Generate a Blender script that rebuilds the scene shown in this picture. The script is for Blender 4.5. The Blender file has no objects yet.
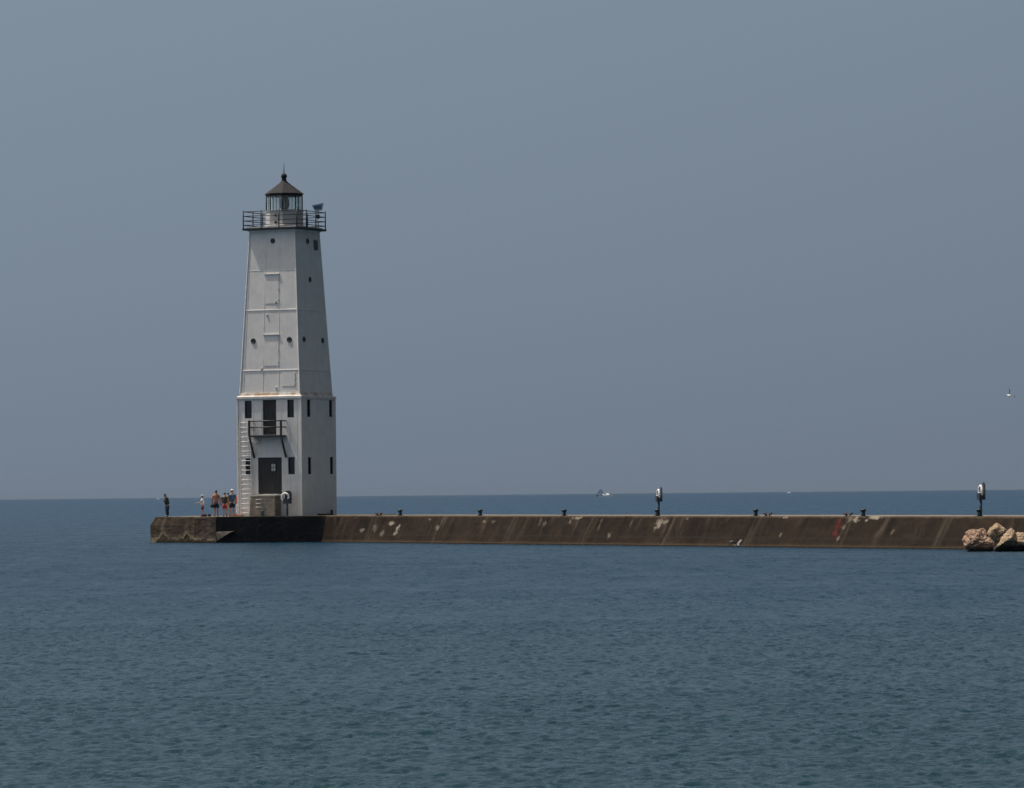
import bpy, bmesh, math, random
from mathutils import Vector, Matrix, noise
random.seed(7)
R = math.radians
scn = bpy.context.scene
COL = scn.collection

# ---------------------------------------------------------------- camera numbers (1024 x 788 photograph)
F = 4500.0; KD = F/3000.0; CAMH = 3.2; HX, HY = 512.0, 494.0; ROLL = math.atan(10/1024)
def at(px, py, Y):
    dx, dy = px-HX, HY-py
    c, s = math.cos(ROLL), math.sin(ROLL)
    return Vector(((dx*c+dy*s)/F*Y, Y, CAMH+(-dx*s+dy*c)/F*Y))
TOPZ = 1.83

# ---------------------------------------------------------------- helpers
class MB:
    def __init__(self): self.v = []; self.f = []; self.sm = []
    def add(self, vs, fs, smooth=False):
        o = len(self.v); self.v += [tuple(p) for p in vs]
        self.f += [tuple(i+o for i in f) for f in fs]; self.sm += [smooth]*len(fs)
    def box(self, c, s, m=None):
        x, y, z = (k/2 for k in s)
        vs = [Vector((a, b, d)) for d in (-z, z) for b in (-y, y) for a in (-x, x)]
        if m is not None: vs = [m @ p for p in vs]
        c = Vector(c)
        self.add([p+c for p in vs], [(0,2,3,1),(4,5,7,6),(0,1,5,4),(2,6,7,3),(0,4,6,2),(1,3,7,5)])
    def tube(self, pts, r, n=8, caps=True, smooth=True):
        pts = [Vector(p) for p in pts]
        rs = r if isinstance(r, (list, tuple)) else [r]*len(pts)
        vs = []; fs = []
        for i, p in enumerate(pts):
            d = (pts[min(i+1, len(pts)-1)]-pts[max(i-1, 0)]).normalized()
            a = Vector((0,0,1)) if abs(d.z) < .9 else Vector((1,0,0))
            u = d.cross(a).normalized(); w = d.cross(u)
            vs += [p+(u*math.cos(2*math.pi*k/n)+w*math.sin(2*math.pi*k/n))*rs[i] for k in range(n)]
        for i in range(len(pts)-1):
            fs += [(i*n+k, i*n+(k+1) % n, (i+1)*n+(k+1) % n, (i+1)*n+k) for k in range(n)]
        self.add(vs, fs, smooth)
        if caps:
            self.add(vs[:n], [tuple(range(n))]); self.add(vs[-n:], [tuple(reversed(range(n)))])
    def lathe(self, prof, n=24, c=(0,0,0), smooth=True, rot=0.0):
        vs = []; fs = []
        for r, z in prof:
            vs += [(c[0]+r*math.cos(2*math.pi*k/n+rot), c[1]+r*math.sin(2*math.pi*k/n+rot), c[2]+z) for k in range(n)]
        for i in range(len(prof)-1):
            fs += [(i*n+k, i*n+(k+1) % n, (i+1)*n+(k+1) % n, (i+1)*n+k) for k in range(n)]
        self.add(vs, fs, smooth)
        if prof[0][0] > 1e-4: self.add(vs[:n], [tuple(reversed(range(n)))])
        if prof[-1][0] > 1e-4: self.add(vs[-n:], [tuple(range(n))])
    def prism(self, poly, z0, z1):
        n = len(poly)
        vs = [(p[0], p[1], z0) for p in poly]+[(p[0], p[1], z1) for p in poly]
        self.add(vs, [tuple(reversed(range(n))), tuple(range(n, 2*n))]+[(k, (k+1) % n, n+(k+1) % n, n+k) for k in range(n)])
    def frustum(self, h0, h1, z0, z1, caps=True):
        vs = [(a*h, b*h, z) for h, z in ((h0, z0), (h1, z1)) for a, b in ((-1,-1),(1,-1),(1,1),(-1,1))]
        fs = [(k, (k+1) % 4, 4+(k+1) % 4, 4+k) for k in range(4)]
        if caps: fs += [(3,2,1,0), (4,5,6,7)]
        self.add(vs, fs)
    def ellipsoid(self, c, r, n=14, m=9, cut=None):
        vs = []; fs = []
        for i in range(m+1):
            t = math.pi*i/m
            for k in range(n):
                a = 2*math.pi*k/n
                z = -math.cos(t)
                if cut is not None: z = max(z, cut)
                vs.append((c[0]+r[0]*math.sin(t)*math.cos(a), c[1]+r[1]*math.sin(t)*math.sin(a), c[2]+r[2]*z))
        for i in range(m):
            fs += [(i*n+k, i*n+(k+1) % n, (i+1)*n+(k+1) % n, (i+1)*n+k) for k in range(n)]
        self.add(vs, fs, True)
    def torus(self, c, R0, r0, m=None, n=28, k=10, rx=1.0):
        vs = []; fs = []
        for i in range(n):
            a = 2*math.pi*i/n
            for j in range(k):
                b = 2*math.pi*j/k
                p = Vector(((R0+r0*math.cos(b))*math.cos(a), r0*math.sin(b), (R0+r0*math.cos(b))*math.sin(a)))
                if m is not None: p = m @ p
                vs.append(p+Vector(c))
        for i in range(n):
            for j in range(k):
                fs.append((i*k+j, i*k+(j+1) % k, ((i+1) % n)*k+(j+1) % k, ((i+1) % n)*k+j))
        self.add(vs, fs, True)
    def build(self, name, mat, parent=None, bevel=0.0, fix=True):
        me = bpy.data.meshes.new(name)
        me.from_pydata(self.v, [], self.f)
        me.polygons.foreach_set('use_smooth', self.sm)
        if fix or bevel:
            bm = bmesh.new(); bm.from_mesh(me)
            bmesh.ops.remove_doubles(bm, verts=bm.verts, dist=1e-5)
            bmesh.ops.recalc_face_normals(bm, faces=bm.faces)
            if bevel:
                es = [e for e in bm.edges if len(e.link_faces) == 2 and e.calc_face_angle(0) > .6]
                bmesh.ops.bevel(bm, geom=es, offset=bevel, segments=1, affect='EDGES', clamp_overlap=True)
            bm.to_mesh(me); bm.free()
        return link(name, me, mat, parent)

def link(name, me, mat, parent=None):
    o = bpy.data.objects.new(name, me); COL.objects.link(o)
    if mat is not None: me.materials.append(mat)
    if parent is not None: o.parent = parent
    return o
def tag(o, label=None, cat=None, group=None, kind=None):
    if label: o['label'] = label
    if cat: o['category'] = cat
    if group: o['group'] = group
    if kind: o['kind'] = kind
    return o
def thing(name, label, cat, loc=(0,0,0), rz=0.0, group=None):
    o = bpy.data.objects.new(name, None); COL.objects.link(o)
    o.location = loc; o.rotation_euler = (0, 0, rz); o.empty_display_size = .3
    return tag(o, label, cat, group)
def children(o): return [c for c in bpy.data.objects if c.parent == o]
def copy_tree(o, parent=None):
    c = o.copy(); COL.objects.link(c)
    if parent is not None: c.parent = parent
    for ch in children(o): copy_tree(ch, c)
    return c

# ---------------------------------------------------------------- materials
def new_mat(name):
    m = bpy.data.materials.new(name); m.use_nodes = True
    nt = m.node_tree; return m, nt, nt.nodes['Principled BSDF']
def node(nt, t, **kw):
    n = nt.nodes.new(t)
    for k, v in kw.items():
        if k in n.inputs: n.inputs[k].default_value = v
        else: setattr(n, k, v)
    return n
def ramp(nt, fac, stops):
    n = nt.nodes.new('ShaderNodeValToRGB'); e = n.color_ramp.elements
    while len(e) < len(stops): e.new(.5)
    for s, (p, c) in zip(e, stops):
        s.position = p; s.color = c if len(c) == 4 else (*c, 1)
    nt.links.new(fac, n.inputs[0]); return n.outputs[0]
def mixc(nt, fac, a, b, blend='MIX'):
    n = nt.nodes.new('ShaderNodeMix'); n.data_type = 'RGBA'; n.blend_type = blend
    for i, v in ((0, fac), (6, a), (7, b)):
        if hasattr(v, 'links') or hasattr(v, 'is_linked'): nt.links.new(v, n.inputs[i])
        elif isinstance(v, (int, float)): n.inputs[i].default_value = v
        else: n.inputs[i].default_value = (*v, 1) if len(v) == 3 else v
    return n.outputs[2]
def simple(name, col, rough=.6, var=.25, scale=6.0, metal=0.0, bump=0.0):
    m, nt, p = new_mat(name)
    tc = node(nt, 'ShaderNodeTexCoord')
    nz = node(nt, 'ShaderNodeTexNoise', Scale=scale, Detail=5.0)
    nt.links.new(tc.outputs['Object'], nz.inputs['Vector'])
    c = ramp(nt, nz.outputs[0], [(.3, tuple(k*(1-var) for k in col)), (.7, tuple(min(k*(1+var), 1) for k in col))])
    nt.links.new(c, p.inputs['Base Color'])
    p.inputs['Roughness'].default_value = rough; p.inputs['Metallic'].default_value = metal
    if bump:
        b = node(nt, 'ShaderNodeBump', Strength=bump, Distance=.02)
        nt.links.new(nz.outputs[0], b.inputs['Height']); nt.links.new(b.outputs[0], p.inputs['Normal'])
    return m

def paint_white(name, base, rust_z=None):
    """weathered white paint on steel plate: mottling, run-down streaks, rust near a ledge"""
    m, nt, p = new_mat(name)
    tc = node(nt, 'ShaderNodeTexCoord')
    n1 = node(nt, 'ShaderNodeTexNoise', Scale=1.3, Detail=6.0, Roughness=.6)
    nt.links.new(tc.outputs['Object'], n1.inputs['Vector'])
    c = ramp(nt, n1.outputs[0], [(.3, tuple(k*.86 for k in base)), (.65, base)])
    mp = node(nt, 'ShaderNodeMapping'); mp.inputs['Scale'].default_value = (5.0, 5.0, .28)
    nt.links.new(tc.outputs['Object'], mp.inputs['Vector'])
    n2 = node(nt, 'ShaderNodeTexNoise', Scale=1.6, Detail=5.0, Roughness=.65)
    nt.links.new(mp.outputs[0], n2.inputs['Vector'])
    st = ramp(nt, n2.outputs[0], [(.50, (0,0,0)), (.80, (1,1,1))])
    c = mixc(nt, st, c, tuple(k*f for k, f in zip(base, (.84, .82, .79))))
    if rust_z is not None:
        sx = node(nt, 'ShaderNodeSeparateXYZ'); nt.links.new(tc.outputs['Object'], sx.inputs[0])
        a = node(nt, 'ShaderNodeMath', operation='SUBTRACT'); nt.links.new(sx.outputs[2], a.inputs[0]); a.inputs[1].default_value = rust_z
        b = node(nt, 'ShaderNodeMath', operation='ABSOLUTE'); nt.links.new(a.outputs[0], b.inputs[0])
        mr = node(nt, 'ShaderNodeMapRange'); nt.links.new(b.outputs[0], mr.inputs[0])
        mr.inputs[1].default_value = 0.0; mr.inputs[2].default_value = .20; mr.inputs[3].default_value = 1; mr.inputs[4].default_value = 0
        n3 = node(nt, 'ShaderNodeTexNoise', Scale=2.2, Detail=4.0)
        nt.links.new(tc.outputs['Object'], n3.inputs['Vector'])
        mm = node(nt, 'ShaderNodeMath', operation='MULTIPLY'); nt.links.new(mr.outputs[0], mm.inputs[0])
        rr = ramp(nt, n3.outputs[0], [(.35, (0,0,0)), (.6, (1,1,1))])
        nt.links.new(rr, mm.inputs[1])
        c = mixc(nt, mm.outputs[0], c, (.42, .25, .10))
    nt.links.new(c, p.inputs['Base Color'])
    p.inputs['Roughness'].default_value = .55
    n4 = node(nt, 'ShaderNodeTexNoise', Scale=1.1, Detail=3.0)
    nt.links.new(tc.outputs['Object'], n4.inputs['Vector'])
    b = node(nt, 'ShaderNodeBump', Strength=.12, Distance=.05)
    nt.links.new(n4.outputs[0], b.inputs['Height']); nt.links.new(b.outputs[0], p.inputs['Normal'])
    return m

def attr_concrete(name):
    m, nt, p = new_mat(name)
    at_ = node(nt, 'ShaderNodeAttribute', attribute_name='stain')
    tc = node(nt, 'ShaderNodeTexCoord')
    nz = node(nt, 'ShaderNodeTexNoise', Scale=9.0, Detail=6.0, Roughness=.7)
    nt.links.new(tc.outputs['Object'], nz.inputs['Vector'])
    g = ramp(nt, nz.outputs[0], [(.3, (.72,.72,.72)), (.7, (1.25,1.25,1.25))])
    c = mixc(nt, 1.0, at_.outputs['Color'], g, 'MULTIPLY')
    nt.links.new(c, p.inputs['Base Color'])
    p.inputs['Roughness'].default_value = .9; p.inputs['Specular IOR Level'].default_value = .06
    b = node(nt, 'ShaderNodeBump', Strength=.5, Distance=.04)
    nt.links.new(nz.outputs[0], b.inputs['Height']); nt.links.new(b.outputs[0], p.inputs['Normal'])
    return m

WHITE = (.79, .765, .725)
M = dict(
    white=paint_white('white_paint', WHITE),
    shaft=paint_white('white_paint_shaft', WHITE, 8.52),
    base=paint_white('white_paint_base', WHITE, 8.50),
    cornice=paint_white('white_paint_cornice', (.74,.72,.69), 8.50),
    black=simple('black_paint', (.018,.018,.020), .5),
    roof=simple('roof_metal', (.0130,.0138,.0152), .85, .3, 3),
    dark=simple('dark_opening', (.012,.012,.014), .35),
    door=simple('dark_door', (.022,.020,.019), .6),
    glassd=simple('dark_glass', (.010,.011,.013), .08, .1),
    lens=simple('lens_glass', (.16,.15,.13), .25, .3, 8, .4),
    concrete=simple('step_concrete', (.20,.17,.135), .9, .35, 3.5, 0, .4),
    ring=simple('ring_white', (.80,.79,.76), .5, .08),
    blue=simple('blue_post', (.012,.045,.085), .5),
    navybox=simple('navy_box', (.018,.024,.036), .5),
    green=simple('bollard_green', (.010,.028,.027), .5),
    redcleat=simple('red_iron', (.045,.010,.009), .6),
    rusty=simple('rusty_plate', (.26,.075,.035), .8, .4),
    panelgrey=simple('grey_housing', (.55,.56,.56), .5),
    panelblue=simple('solar_cells', (.10,.21,.31), .15),
    timber=simple('dark_timber', (.03,.026,.022), .8),
    skin=simple('skin', (.42,.24,.16), .6, .08),
    tan=simple('tanned_skin', (.38,.17,.09), .6, .10),
    hairdark=simple('dark_hair', (.012,.010,.009), .6),
    conc_attr=attr_concrete('stained_concrete'),
    hazesail=simple('hazed_sail', (.55,.62,.70), .7, .1, .3),  # sail lightened and blued towards the sky: distant haze put in its colour
    hullwhite=simple('white_hull', (.80,.80,.80), .35, .05, .3),
    hulldark=simple('dark_hull', (.30,.36,.44), .4, .1, .3),
    gullwhite=simple('gull_white', (.75,.74,.72), .7, .1),
    gulltan=simple('gull_tan', (.17,.155,.135), .7, .1),
    gullgrey=simple('gull_grey', (.07,.075,.08), .7, .1),
)
def cloth(name, col, var=.15, scale=9): return simple(name, col, .9, var, scale)

def clear_glass():
    m, nt, p = new_mat('lantern_glass')
    out = nt.nodes['Material Output']; nt.nodes.remove(p)
    t = node(nt, 'ShaderNodeBsdfTransparent'); t.inputs[0].default_value = (.93,.98,.97,1)
    g = node(nt, 'ShaderNodeBsdfGlossy'); g.inputs['Roughness'].default_value = .02
    mx = node(nt, 'ShaderNodeMixShader')
    tr = node(nt, 'ShaderNodeBsdfTranslucent'); tr.inputs[0].default_value = (.75,.85,.83,1)      # translucent share added to make the panes paler
    t0 = node(nt, 'ShaderNodeMixShader'); t0.inputs[0].default_value = .22
    nt.links.new(t.outputs[0], t0.inputs[1]); nt.links.new(tr.outputs[0], t0.inputs[2]); t = t0
    mx.inputs[0].default_value = .10; nt.links.new(t.outputs[0], mx.inputs[1]); nt.links.new(g.outputs[0], mx.inputs[2])
    nt.links.new(mx.outputs[0], out.inputs[0]); return m
M['glass'] = clear_glass()

# ---------------------------------------------------------------- world, sun, camera
SUN_EL = R(66.0); SUN_H = Vector((-.9673, .2538)).normalized()
SUN_AZ = math.atan2(SUN_H.x, SUN_H.y)
w = bpy.data.worlds.new('World'); scn.world = w; w.use_nodes = True
nt = w.node_tree; bg = nt.nodes['Background']
sky = node(nt, 'ShaderNodeTexSky', sky_type='NISHITA'); sky.sun_disc = False
sky.sun_elevation = SUN_EL; sky.sun_rotation = SUN_AZ
sky.air_density = 1.2; sky.dust_density = 4.5; sky.ozone_density = 2.0; sky.altitude = 0
tc = node(nt, 'ShaderNodeTexCoord'); sp = node(nt, 'ShaderNodeSeparateXYZ')
nt.links.new(tc.outputs['Generated'], sp.inputs[0])
SKYS = .10
def sk(c): return tuple(k/SKYS for k in c)
# the thick low haze of the day: a dull blue-grey bank over the lowest third of the sky (world direction, not screen)
low = ramp(nt, sp.outputs[2], [(0.0, sk((.150,.188,.245))), (.05, sk((.172,.218,.276))), (.13, sk((.200,.255,.316))), (.3, sk((.20,.27,.35)))])
# hazy air scatters forward: brighter round the sun's side of the sky, duller opposite (world direction)
dt = node(nt, 'ShaderNodeVectorMath', operation='DOT_PRODUCT'); nt.links.new(tc.outputs['Generated'], dt.inputs[0]); dt.inputs[1].default_value = (SUN_H.x, SUN_H.y, 0)
mr_ = node(nt, 'ShaderNodeMapRange'); nt.links.new(dt.outputs['Value'], mr_.inputs[0]); mr_.inputs[1].default_value = -1; mr_.inputs[2].default_value = 1
azi = ramp(nt, mr_.outputs[0], [(0.0, (.165,.145,.12)), (.42, (.47,.47,.47)), (.55, (.5,.5,.5)), (.72, (.58,.58,.58)), (1.0, (1.0,.98,.94))])
azi2 = mixc(nt, 1.0, azi, (2,2,2), 'MULTIPLY')
low = mixc(nt, 1.0, low, azi2, 'MULTIPLY')
skc = mixc(nt, 1.0, mixc(nt, 1.0, sky.outputs[0], azi2, 'MULTIPLY'), (1.10, 1.0, .86), 'MULTIPLY')
fac = node(nt, 'ShaderNodeMapRange', interpolation_type='SMOOTHSTEP')
fac.inputs[1].default_value = .16; fac.inputs[2].default_value = .50
nt.links.new(sp.outputs[2], fac.inputs[0])
nt.links.new(mixc(nt, fac.outputs[0], low, skc), bg.inputs[0])
bg.inputs[1].default_value = SKYS

sun = bpy.data.lights.new('sun', 'SUN'); sun.energy = 3.6; sun.angle = R(.53); sun.color = (1, .955, .89)
so = bpy.data.objects.new('sun', sun); COL.objects.link(so)
sd = Vector((SUN_H.x*math.cos(SUN_EL), SUN_H.y*math.cos(SUN_EL), math.sin(SUN_EL)))
so.rotation_euler = sd.to_track_quat('Z', 'Y').to_euler(); so.location = (-40, 100, 80)

cam = bpy.data.cameras.new('camera'); cam.sensor_width = 36; cam.lens = 36*F/1024
cam.shift_y = 100/1024; cam.clip_start = .5; cam.clip_end = 120000
co = bpy.data.objects.new('camera', cam); COL.objects.link(co)
co.matrix_world = Matrix.Translation((0, 0, CAMH)) @ Matrix.Rotation(R(90), 4, 'X') @ Matrix.Rotation(-ROLL, 4, 'Z')
scn.camera = co
scn.cycles.use_denoising = True; scn.cycles.denoising_prefilter = 'NONE'
vs = scn.view_settings; vs.view_transform = 'Standard'; vs.look = 'None'; vs.exposure = 0; vs.gamma = 1

# ---------------------------------------------------------------- water
def wave_mesh():
    """one sheet to the horizon; real wind waves (a sum of many small wave trains) on this side of the breakwater"""
    import numpy as np
    rng = np.random.default_rng(5)
    Y0, YM, Y1 = 36.0, 112.0, 336.0
    n = 100; trains = []
    for i in range(n):
        lam = .135*(4.6)**((i/(n-1))**1.35)                        # 0.14 m to 0.85 m
        th = R(WIND)+rng.normal(0, .85 if lam < .8 else .6)
        kx, ky = 2*math.pi/lam*math.sin(th), 2*math.pi/lam*math.cos(th)
        a = SLOPE*math.sqrt(2/n)*lam/(2*math.pi)
        trains.append((kx, ky, th, a, rng.uniform(0, 6.283), kx*.13+rng.normal(0,.1), ky*.13+rng.normal(0,.1), rng.uniform(0, 6.283)))
    def patch(xs, ys):
        X, Y = np.meshgrid(xs.astype(np.float32), ys.astype(np.float32))
        Z = np.zeros_like(X); DX = np.zeros_like(X); DY = np.zeros_like(X)
        for kx, ky, th, a, p0, gx, gy, g0 in trains:
            ph = kx*X+ky*Y+p0
            a_ = a*1.35*(.55+.45*np.sin(gx*X+gy*Y+g0))            # each train swells and dies along its own beat
            sn = np.sin(ph); Z += a_*np.cos(ph)
            DX -= a_*.8*math.sin(th)*sn; DY -= a_*.8*math.cos(th)*sn
        e = np.clip(np.minimum(np.minimum(X-xs[0], xs[-1]-X)/3, (Y-Y0)/2), 0, 1)
        Z *= e; X = X+DX*e; Y = Y+DY*e
        nx, ny = len(xs), len(ys)
        idx = np.arange(nx*ny, dtype=np.int32).reshape(ny, nx)
        q = np.stack([idx[:-1,:-1], idx[:-1,1:], idx[1:,1:], idx[1:,:-1]], -1).reshape(-1, 4)
        return np.stack([X, Y, Z], -1).reshape(-1, 3), q
    def steps(a, b, f):
        v = [a]
        while v[-1] < b: v.append(v[-1]+f(v[-1]))
        v[-1] = b; return np.array(v)
    XA, XB = 26.0, 52.0
    c1, q1 = patch(np.arange(-XA, XA+.01, .056), steps(Y0, YM, lambda y: .055 if y < 72 else .10))
    c2, q2 = patch(np.arange(-XB, XB+.01, .11), steps(YM, Y1, lambda y: .17 if y < 150 else .30 if y < 220 else .5))
    S = 25000.0
    ex = np.array([(-S,-S,0),(S,-S,0),(S,Y0,0),(-S,Y0,0), (-S,YM,0),(-XA,YM,0),(-XA,Y0,0),(XA,Y0,0),(XA,YM,0),(S,YM,0),
                   (-S,Y1,0),(-XB,Y1,0),(-XB,YM,0),(XB,YM,0),(XB,Y1,0),(S,Y1,0),(S,S,0),(-S,S,0)], dtype=np.float32)
    eq = np.array([(0,1,2,3),(3,6,5,4),(7,2,9,8),(4,12,11,10),(13,9,15,14),(10,15,16,17)], dtype=np.int32)
    co = np.concatenate([c1, c2, ex]); q = np.concatenate([q1, q2+len(c1), eq+len(c1)+len(c2)])
    me = bpy.data.meshes.new('water')
    me.vertices.add(len(co)); me.vertices.foreach_set('co', co.astype(np.float32).ravel())
    me.loops.add(q.size); me.loops.foreach_set('vertex_index', q.ravel())
    me.polygons.add(len(q)); me.polygons.foreach_set('loop_start', np.arange(0, q.size, 4, dtype=np.int32))
    me.polygons.foreach_set('use_smooth', np.ones(len(q), dtype=bool))
    me.update(calc_edges=True); me.validate()
    return me
WIND = 16.0; SLOPE = .26
def water_mat(name, rough, waves, base):
    m, nt, p = new_mat(name)
    p.inputs['Base Color'].default_value = base
    p.inputs['Roughness'].default_value = rough; p.inputs['IOR'].default_value = 1.333; p.inputs['Specular IOR Level'].default_value = .30
    geo = node(nt, 'ShaderNodeNewGeometry')
    L = nt.links.new
    def vmath(op, a, b=None, sc=None):
        n = node(nt, 'ShaderNodeVectorMath', operation=op)
        L(a, n.inputs[0])
        if b is not None:
            if isinstance(b, tuple): n.inputs[1].default_value = b
            else: L(b, n.inputs[1])
        if sc is not None:
            if isinstance(sc, float): n.inputs['Scale'].default_value = sc
            else: L(sc, n.inputs['Scale'])
        return n.outputs[0]
    def noise_at(sx, sy, rot, detail, rough, dist):
        mp = node(nt, 'ShaderNodeMapping'); mp.inputs['Scale'].default_value = (sx, sy, 1); mp.inputs['Rotation'].default_value = (0, 0, R(rot))
        L(geo.outputs['Position'], mp.inputs['Vector'])
        n = node(nt, 'ShaderNodeTexNoise', Scale=1.0, Detail=detail, Roughness=rough, Distortion=dist)
        L(mp.outputs[0], n.inputs['Vector']); return n
    tot = None
    for (sx, sy, rot, det, ro, di, ax, ay) in waves:
        n = noise_at(sx, sy, rot, det, ro, di)
        v = vmath('MULTIPLY', vmath('SUBTRACT', n.outputs['Color'], (.5,.5,.5)), (ax, ay, 0))
        tot = v if tot is None else vmath('ADD', tot, v)
    g = noise_at(.012, .030, 10, 3, .55, .5)          # gusts: patches of rougher and calmer water
    mr = node(nt, 'ShaderNodeMapRange'); L(g.outputs[0], mr.inputs[0])
    mr.inputs[1].default_value = .3; mr.inputs[2].default_value = .7; mr.inputs[3].default_value = .75; mr.inputs[4].default_value = 1.25
    tot = vmath('SCALE', tot, sc=mr.outputs[0])
    L(vmath('NORMALIZE', vmath('ADD', tot, (0,0,1))), p.inputs['Normal'])
    # the bottom shelves away from the shore: greener and calmer near, bluer and rougher outside
    sp_ = node(nt, 'ShaderNodeSeparateXYZ'); L(geo.outputs['Position'], sp_.inputs[0])
    far = node(nt, 'ShaderNodeMapRange', interpolation_type='SMOOTHSTEP'); L(sp_.outputs[1], far.inputs[0])
    far.inputs[1].default_value = 35; far.inputs[2].default_value = 190
    far2 = node(nt, 'ShaderNodeMapRange', interpolation_type='SMOOTHSTEP'); L(sp_.outputs[1], far2.inputs[0])
    far2.inputs[1].default_value = 180; far2.inputs[2].default_value = 900
    L(mixc(nt, far2.outputs[0], mixc(nt, far.outputs[0], (.0042,.0265,.0345), (.0016,.0235,.0460)), (.0015,.0280,.0640)), p.inputs['Base Color'])
    r0 = node(nt, 'ShaderNodeMapRange'); L(far.outputs[0], r0.inputs[0]); r0.inputs[3].default_value = .17; r0.inputs[4].default_value = .33
    # cat's paws: the unresolved ripples are rougher in some patches than in others
    r1 = noise_at(.35, .11, 8, 5, .7, .4)
    m2 = node(nt, 'ShaderNodeMapRange'); L(r1.outputs[0], m2.inputs[0])
    m2.inputs[1].default_value = .3; m2.inputs[2].default_value = .7; m2.inputs[3].default_value = .80; m2.inputs[4].default_value = 1.22
    mm = node(nt, 'ShaderNodeMath', operation='MULTIPLY'); L(r0.outputs[0], mm.inputs[0]); L(m2.outputs[0], mm.inputs[1])
    L(mm.outputs[0], p.inputs['Roughness'])
    return m
def water():
    tag(link('water', wave_mesh(), water_mat('lake_water', .3, ((6.5, 5.5, 5, 3, .65, .3, 1.0, 1.5), (2.2, .60, -4, 3, .65, .3, .40, .90), (1.6, .22, 3, 3, .65, .3, .22, .95)), (.004,.025,.043,1))), kind='structure')
water()

# ---------------------------------------------------------------- haze
def haze():
    m = bpy.data.materials.new('haze_air'); m.use_nodes = True; nt = m.node_tree
    nt.nodes.remove(nt.nodes['Principled BSDF'])
    v = node(nt, 'ShaderNodeVolumePrincipled')
    v.inputs['Color'].default_value = HAZE_COL; v.inputs['Density'].default_value = HAZE_D
    nt.links.new(v.outputs[0], nt.nodes['Material Output'].inputs['Volume'])
    mb = MB(); mb.box((0,0,14.5), (52000, 52000, 33))
    o = mb.build('haze', m); tag(o, kind='stuff')
HAZE_D = 2.2e-5; HAZE_COL = (.30, .37, .46, 1)
haze()

# ---------------------------------------------------------------- stained concrete sheets (pier and caisson)
def fbm(x, y, z=0.0, o=4): return noise.fractal(Vector((x, y, z)), 1.0, 2.0, o)
def lerp3(a, b, t):
    t = max(0.0, min(1.0, t)); return tuple(x+(y-x)*t for x, y in zip(a, b))
def sstep(a, b, x):
    t = max(0.0, min(1.0, (x-a)/(b-a))); return t*t*(3-2*t)
def grid_sheet(mb_cols, me_pts, nu, nv):
    return [(j*nu+i, j*nu+i+1, (j+1)*nu+i+1, (j+1)*nu+i) for j in range(nv-1) for i in range(nu-1)]

P0 = Vector((-13.13, 207.3*KD, 0)); P1 = Vector((25.8, 158.4*KD, 0))
PD = (P1-P0).normalized(); PN = Vector((-PD.y*-1, PD.x*-1, 0)); PN = Vector((PD.y, -PD.x, 0))
if PN.y > 0: PN = -PN                       # outward, towards the camera and left
BAT = .95
def bat(u): return .22+(BAT-.22)*sstep(-1, 12, u)
def pier_u(px):
    """distance along the pier's foot line seen at column px"""
    t = (px-HX)/F
    return (t*P0.y-P0.x)/(PD.x-t*PD.y)
U0, U1 = -3.0, 118.0
patches = []   # (u, z, ru, rz, slant, strength, colour)
def pt(px, py, w, h, col, s=1.0):
    D = (P0+PD*pier_u(px)).y
    patches.append((px, TOPZ-(py-516.3)*D/F, w/2, h/2*D/F, s, col))
PALE = (.26,.225,.175); RED = (.105,.022,.016); DRK = (.012,.011,.010)
for a in ((362,531,5,5,PALE,.55),(375,528,6,8,PALE,.35),(391,524,7,5,PALE,1.0),(397,530,4,12,PALE,1.0),(382,534,4,8,PALE,.4),(437,529,3,9,PALE,.5),
          (430,520,5,2,PALE,.5),(484,522,6,3,PALE,.5),(493,522,5,3,PALE,.4),(544,524,4,6,PALE,.35),(577,518.5,10,4,PALE,.9),(570,522,3,5,PALE,.5),
          (659,524,8,13,PALE,.9),(665,522,6,5,PALE,.8),(609,536,4,7,PALE,.55),(687,519,4,3,PALE,.4),(780,536,3,6,PALE,.5),(786,517.5,6,2,PALE,.8),
          (849,520,5,6,PALE,.7),(856,519,7,7,PALE,.95),(875,517.6,15,4,PALE,1.3),(866,520.5,4,2.5,PALE,1.0),(843,528,4,6,PALE,.4),(837.5,540,3,5,PALE,.5),
          (892,533,3,8,PALE,.35),(838.5,526,7.5,22,RED,1.0),(868,517,8,3,DRK,.9),(755,543,3,10,DRK,.9),(757,536,5,4,DRK,.9),(397,521,5,2,DRK,.7),
          (405,535,3,3,DRK,.5),(700,533,6,6,DRK,.35),(562,535,3,14,DRK,.5),(600,524,2,14,PALE,.25),(540,522,2,14,PALE,.25),(631,524,2,16,PALE,.25)):
    pt(*a)
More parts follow.
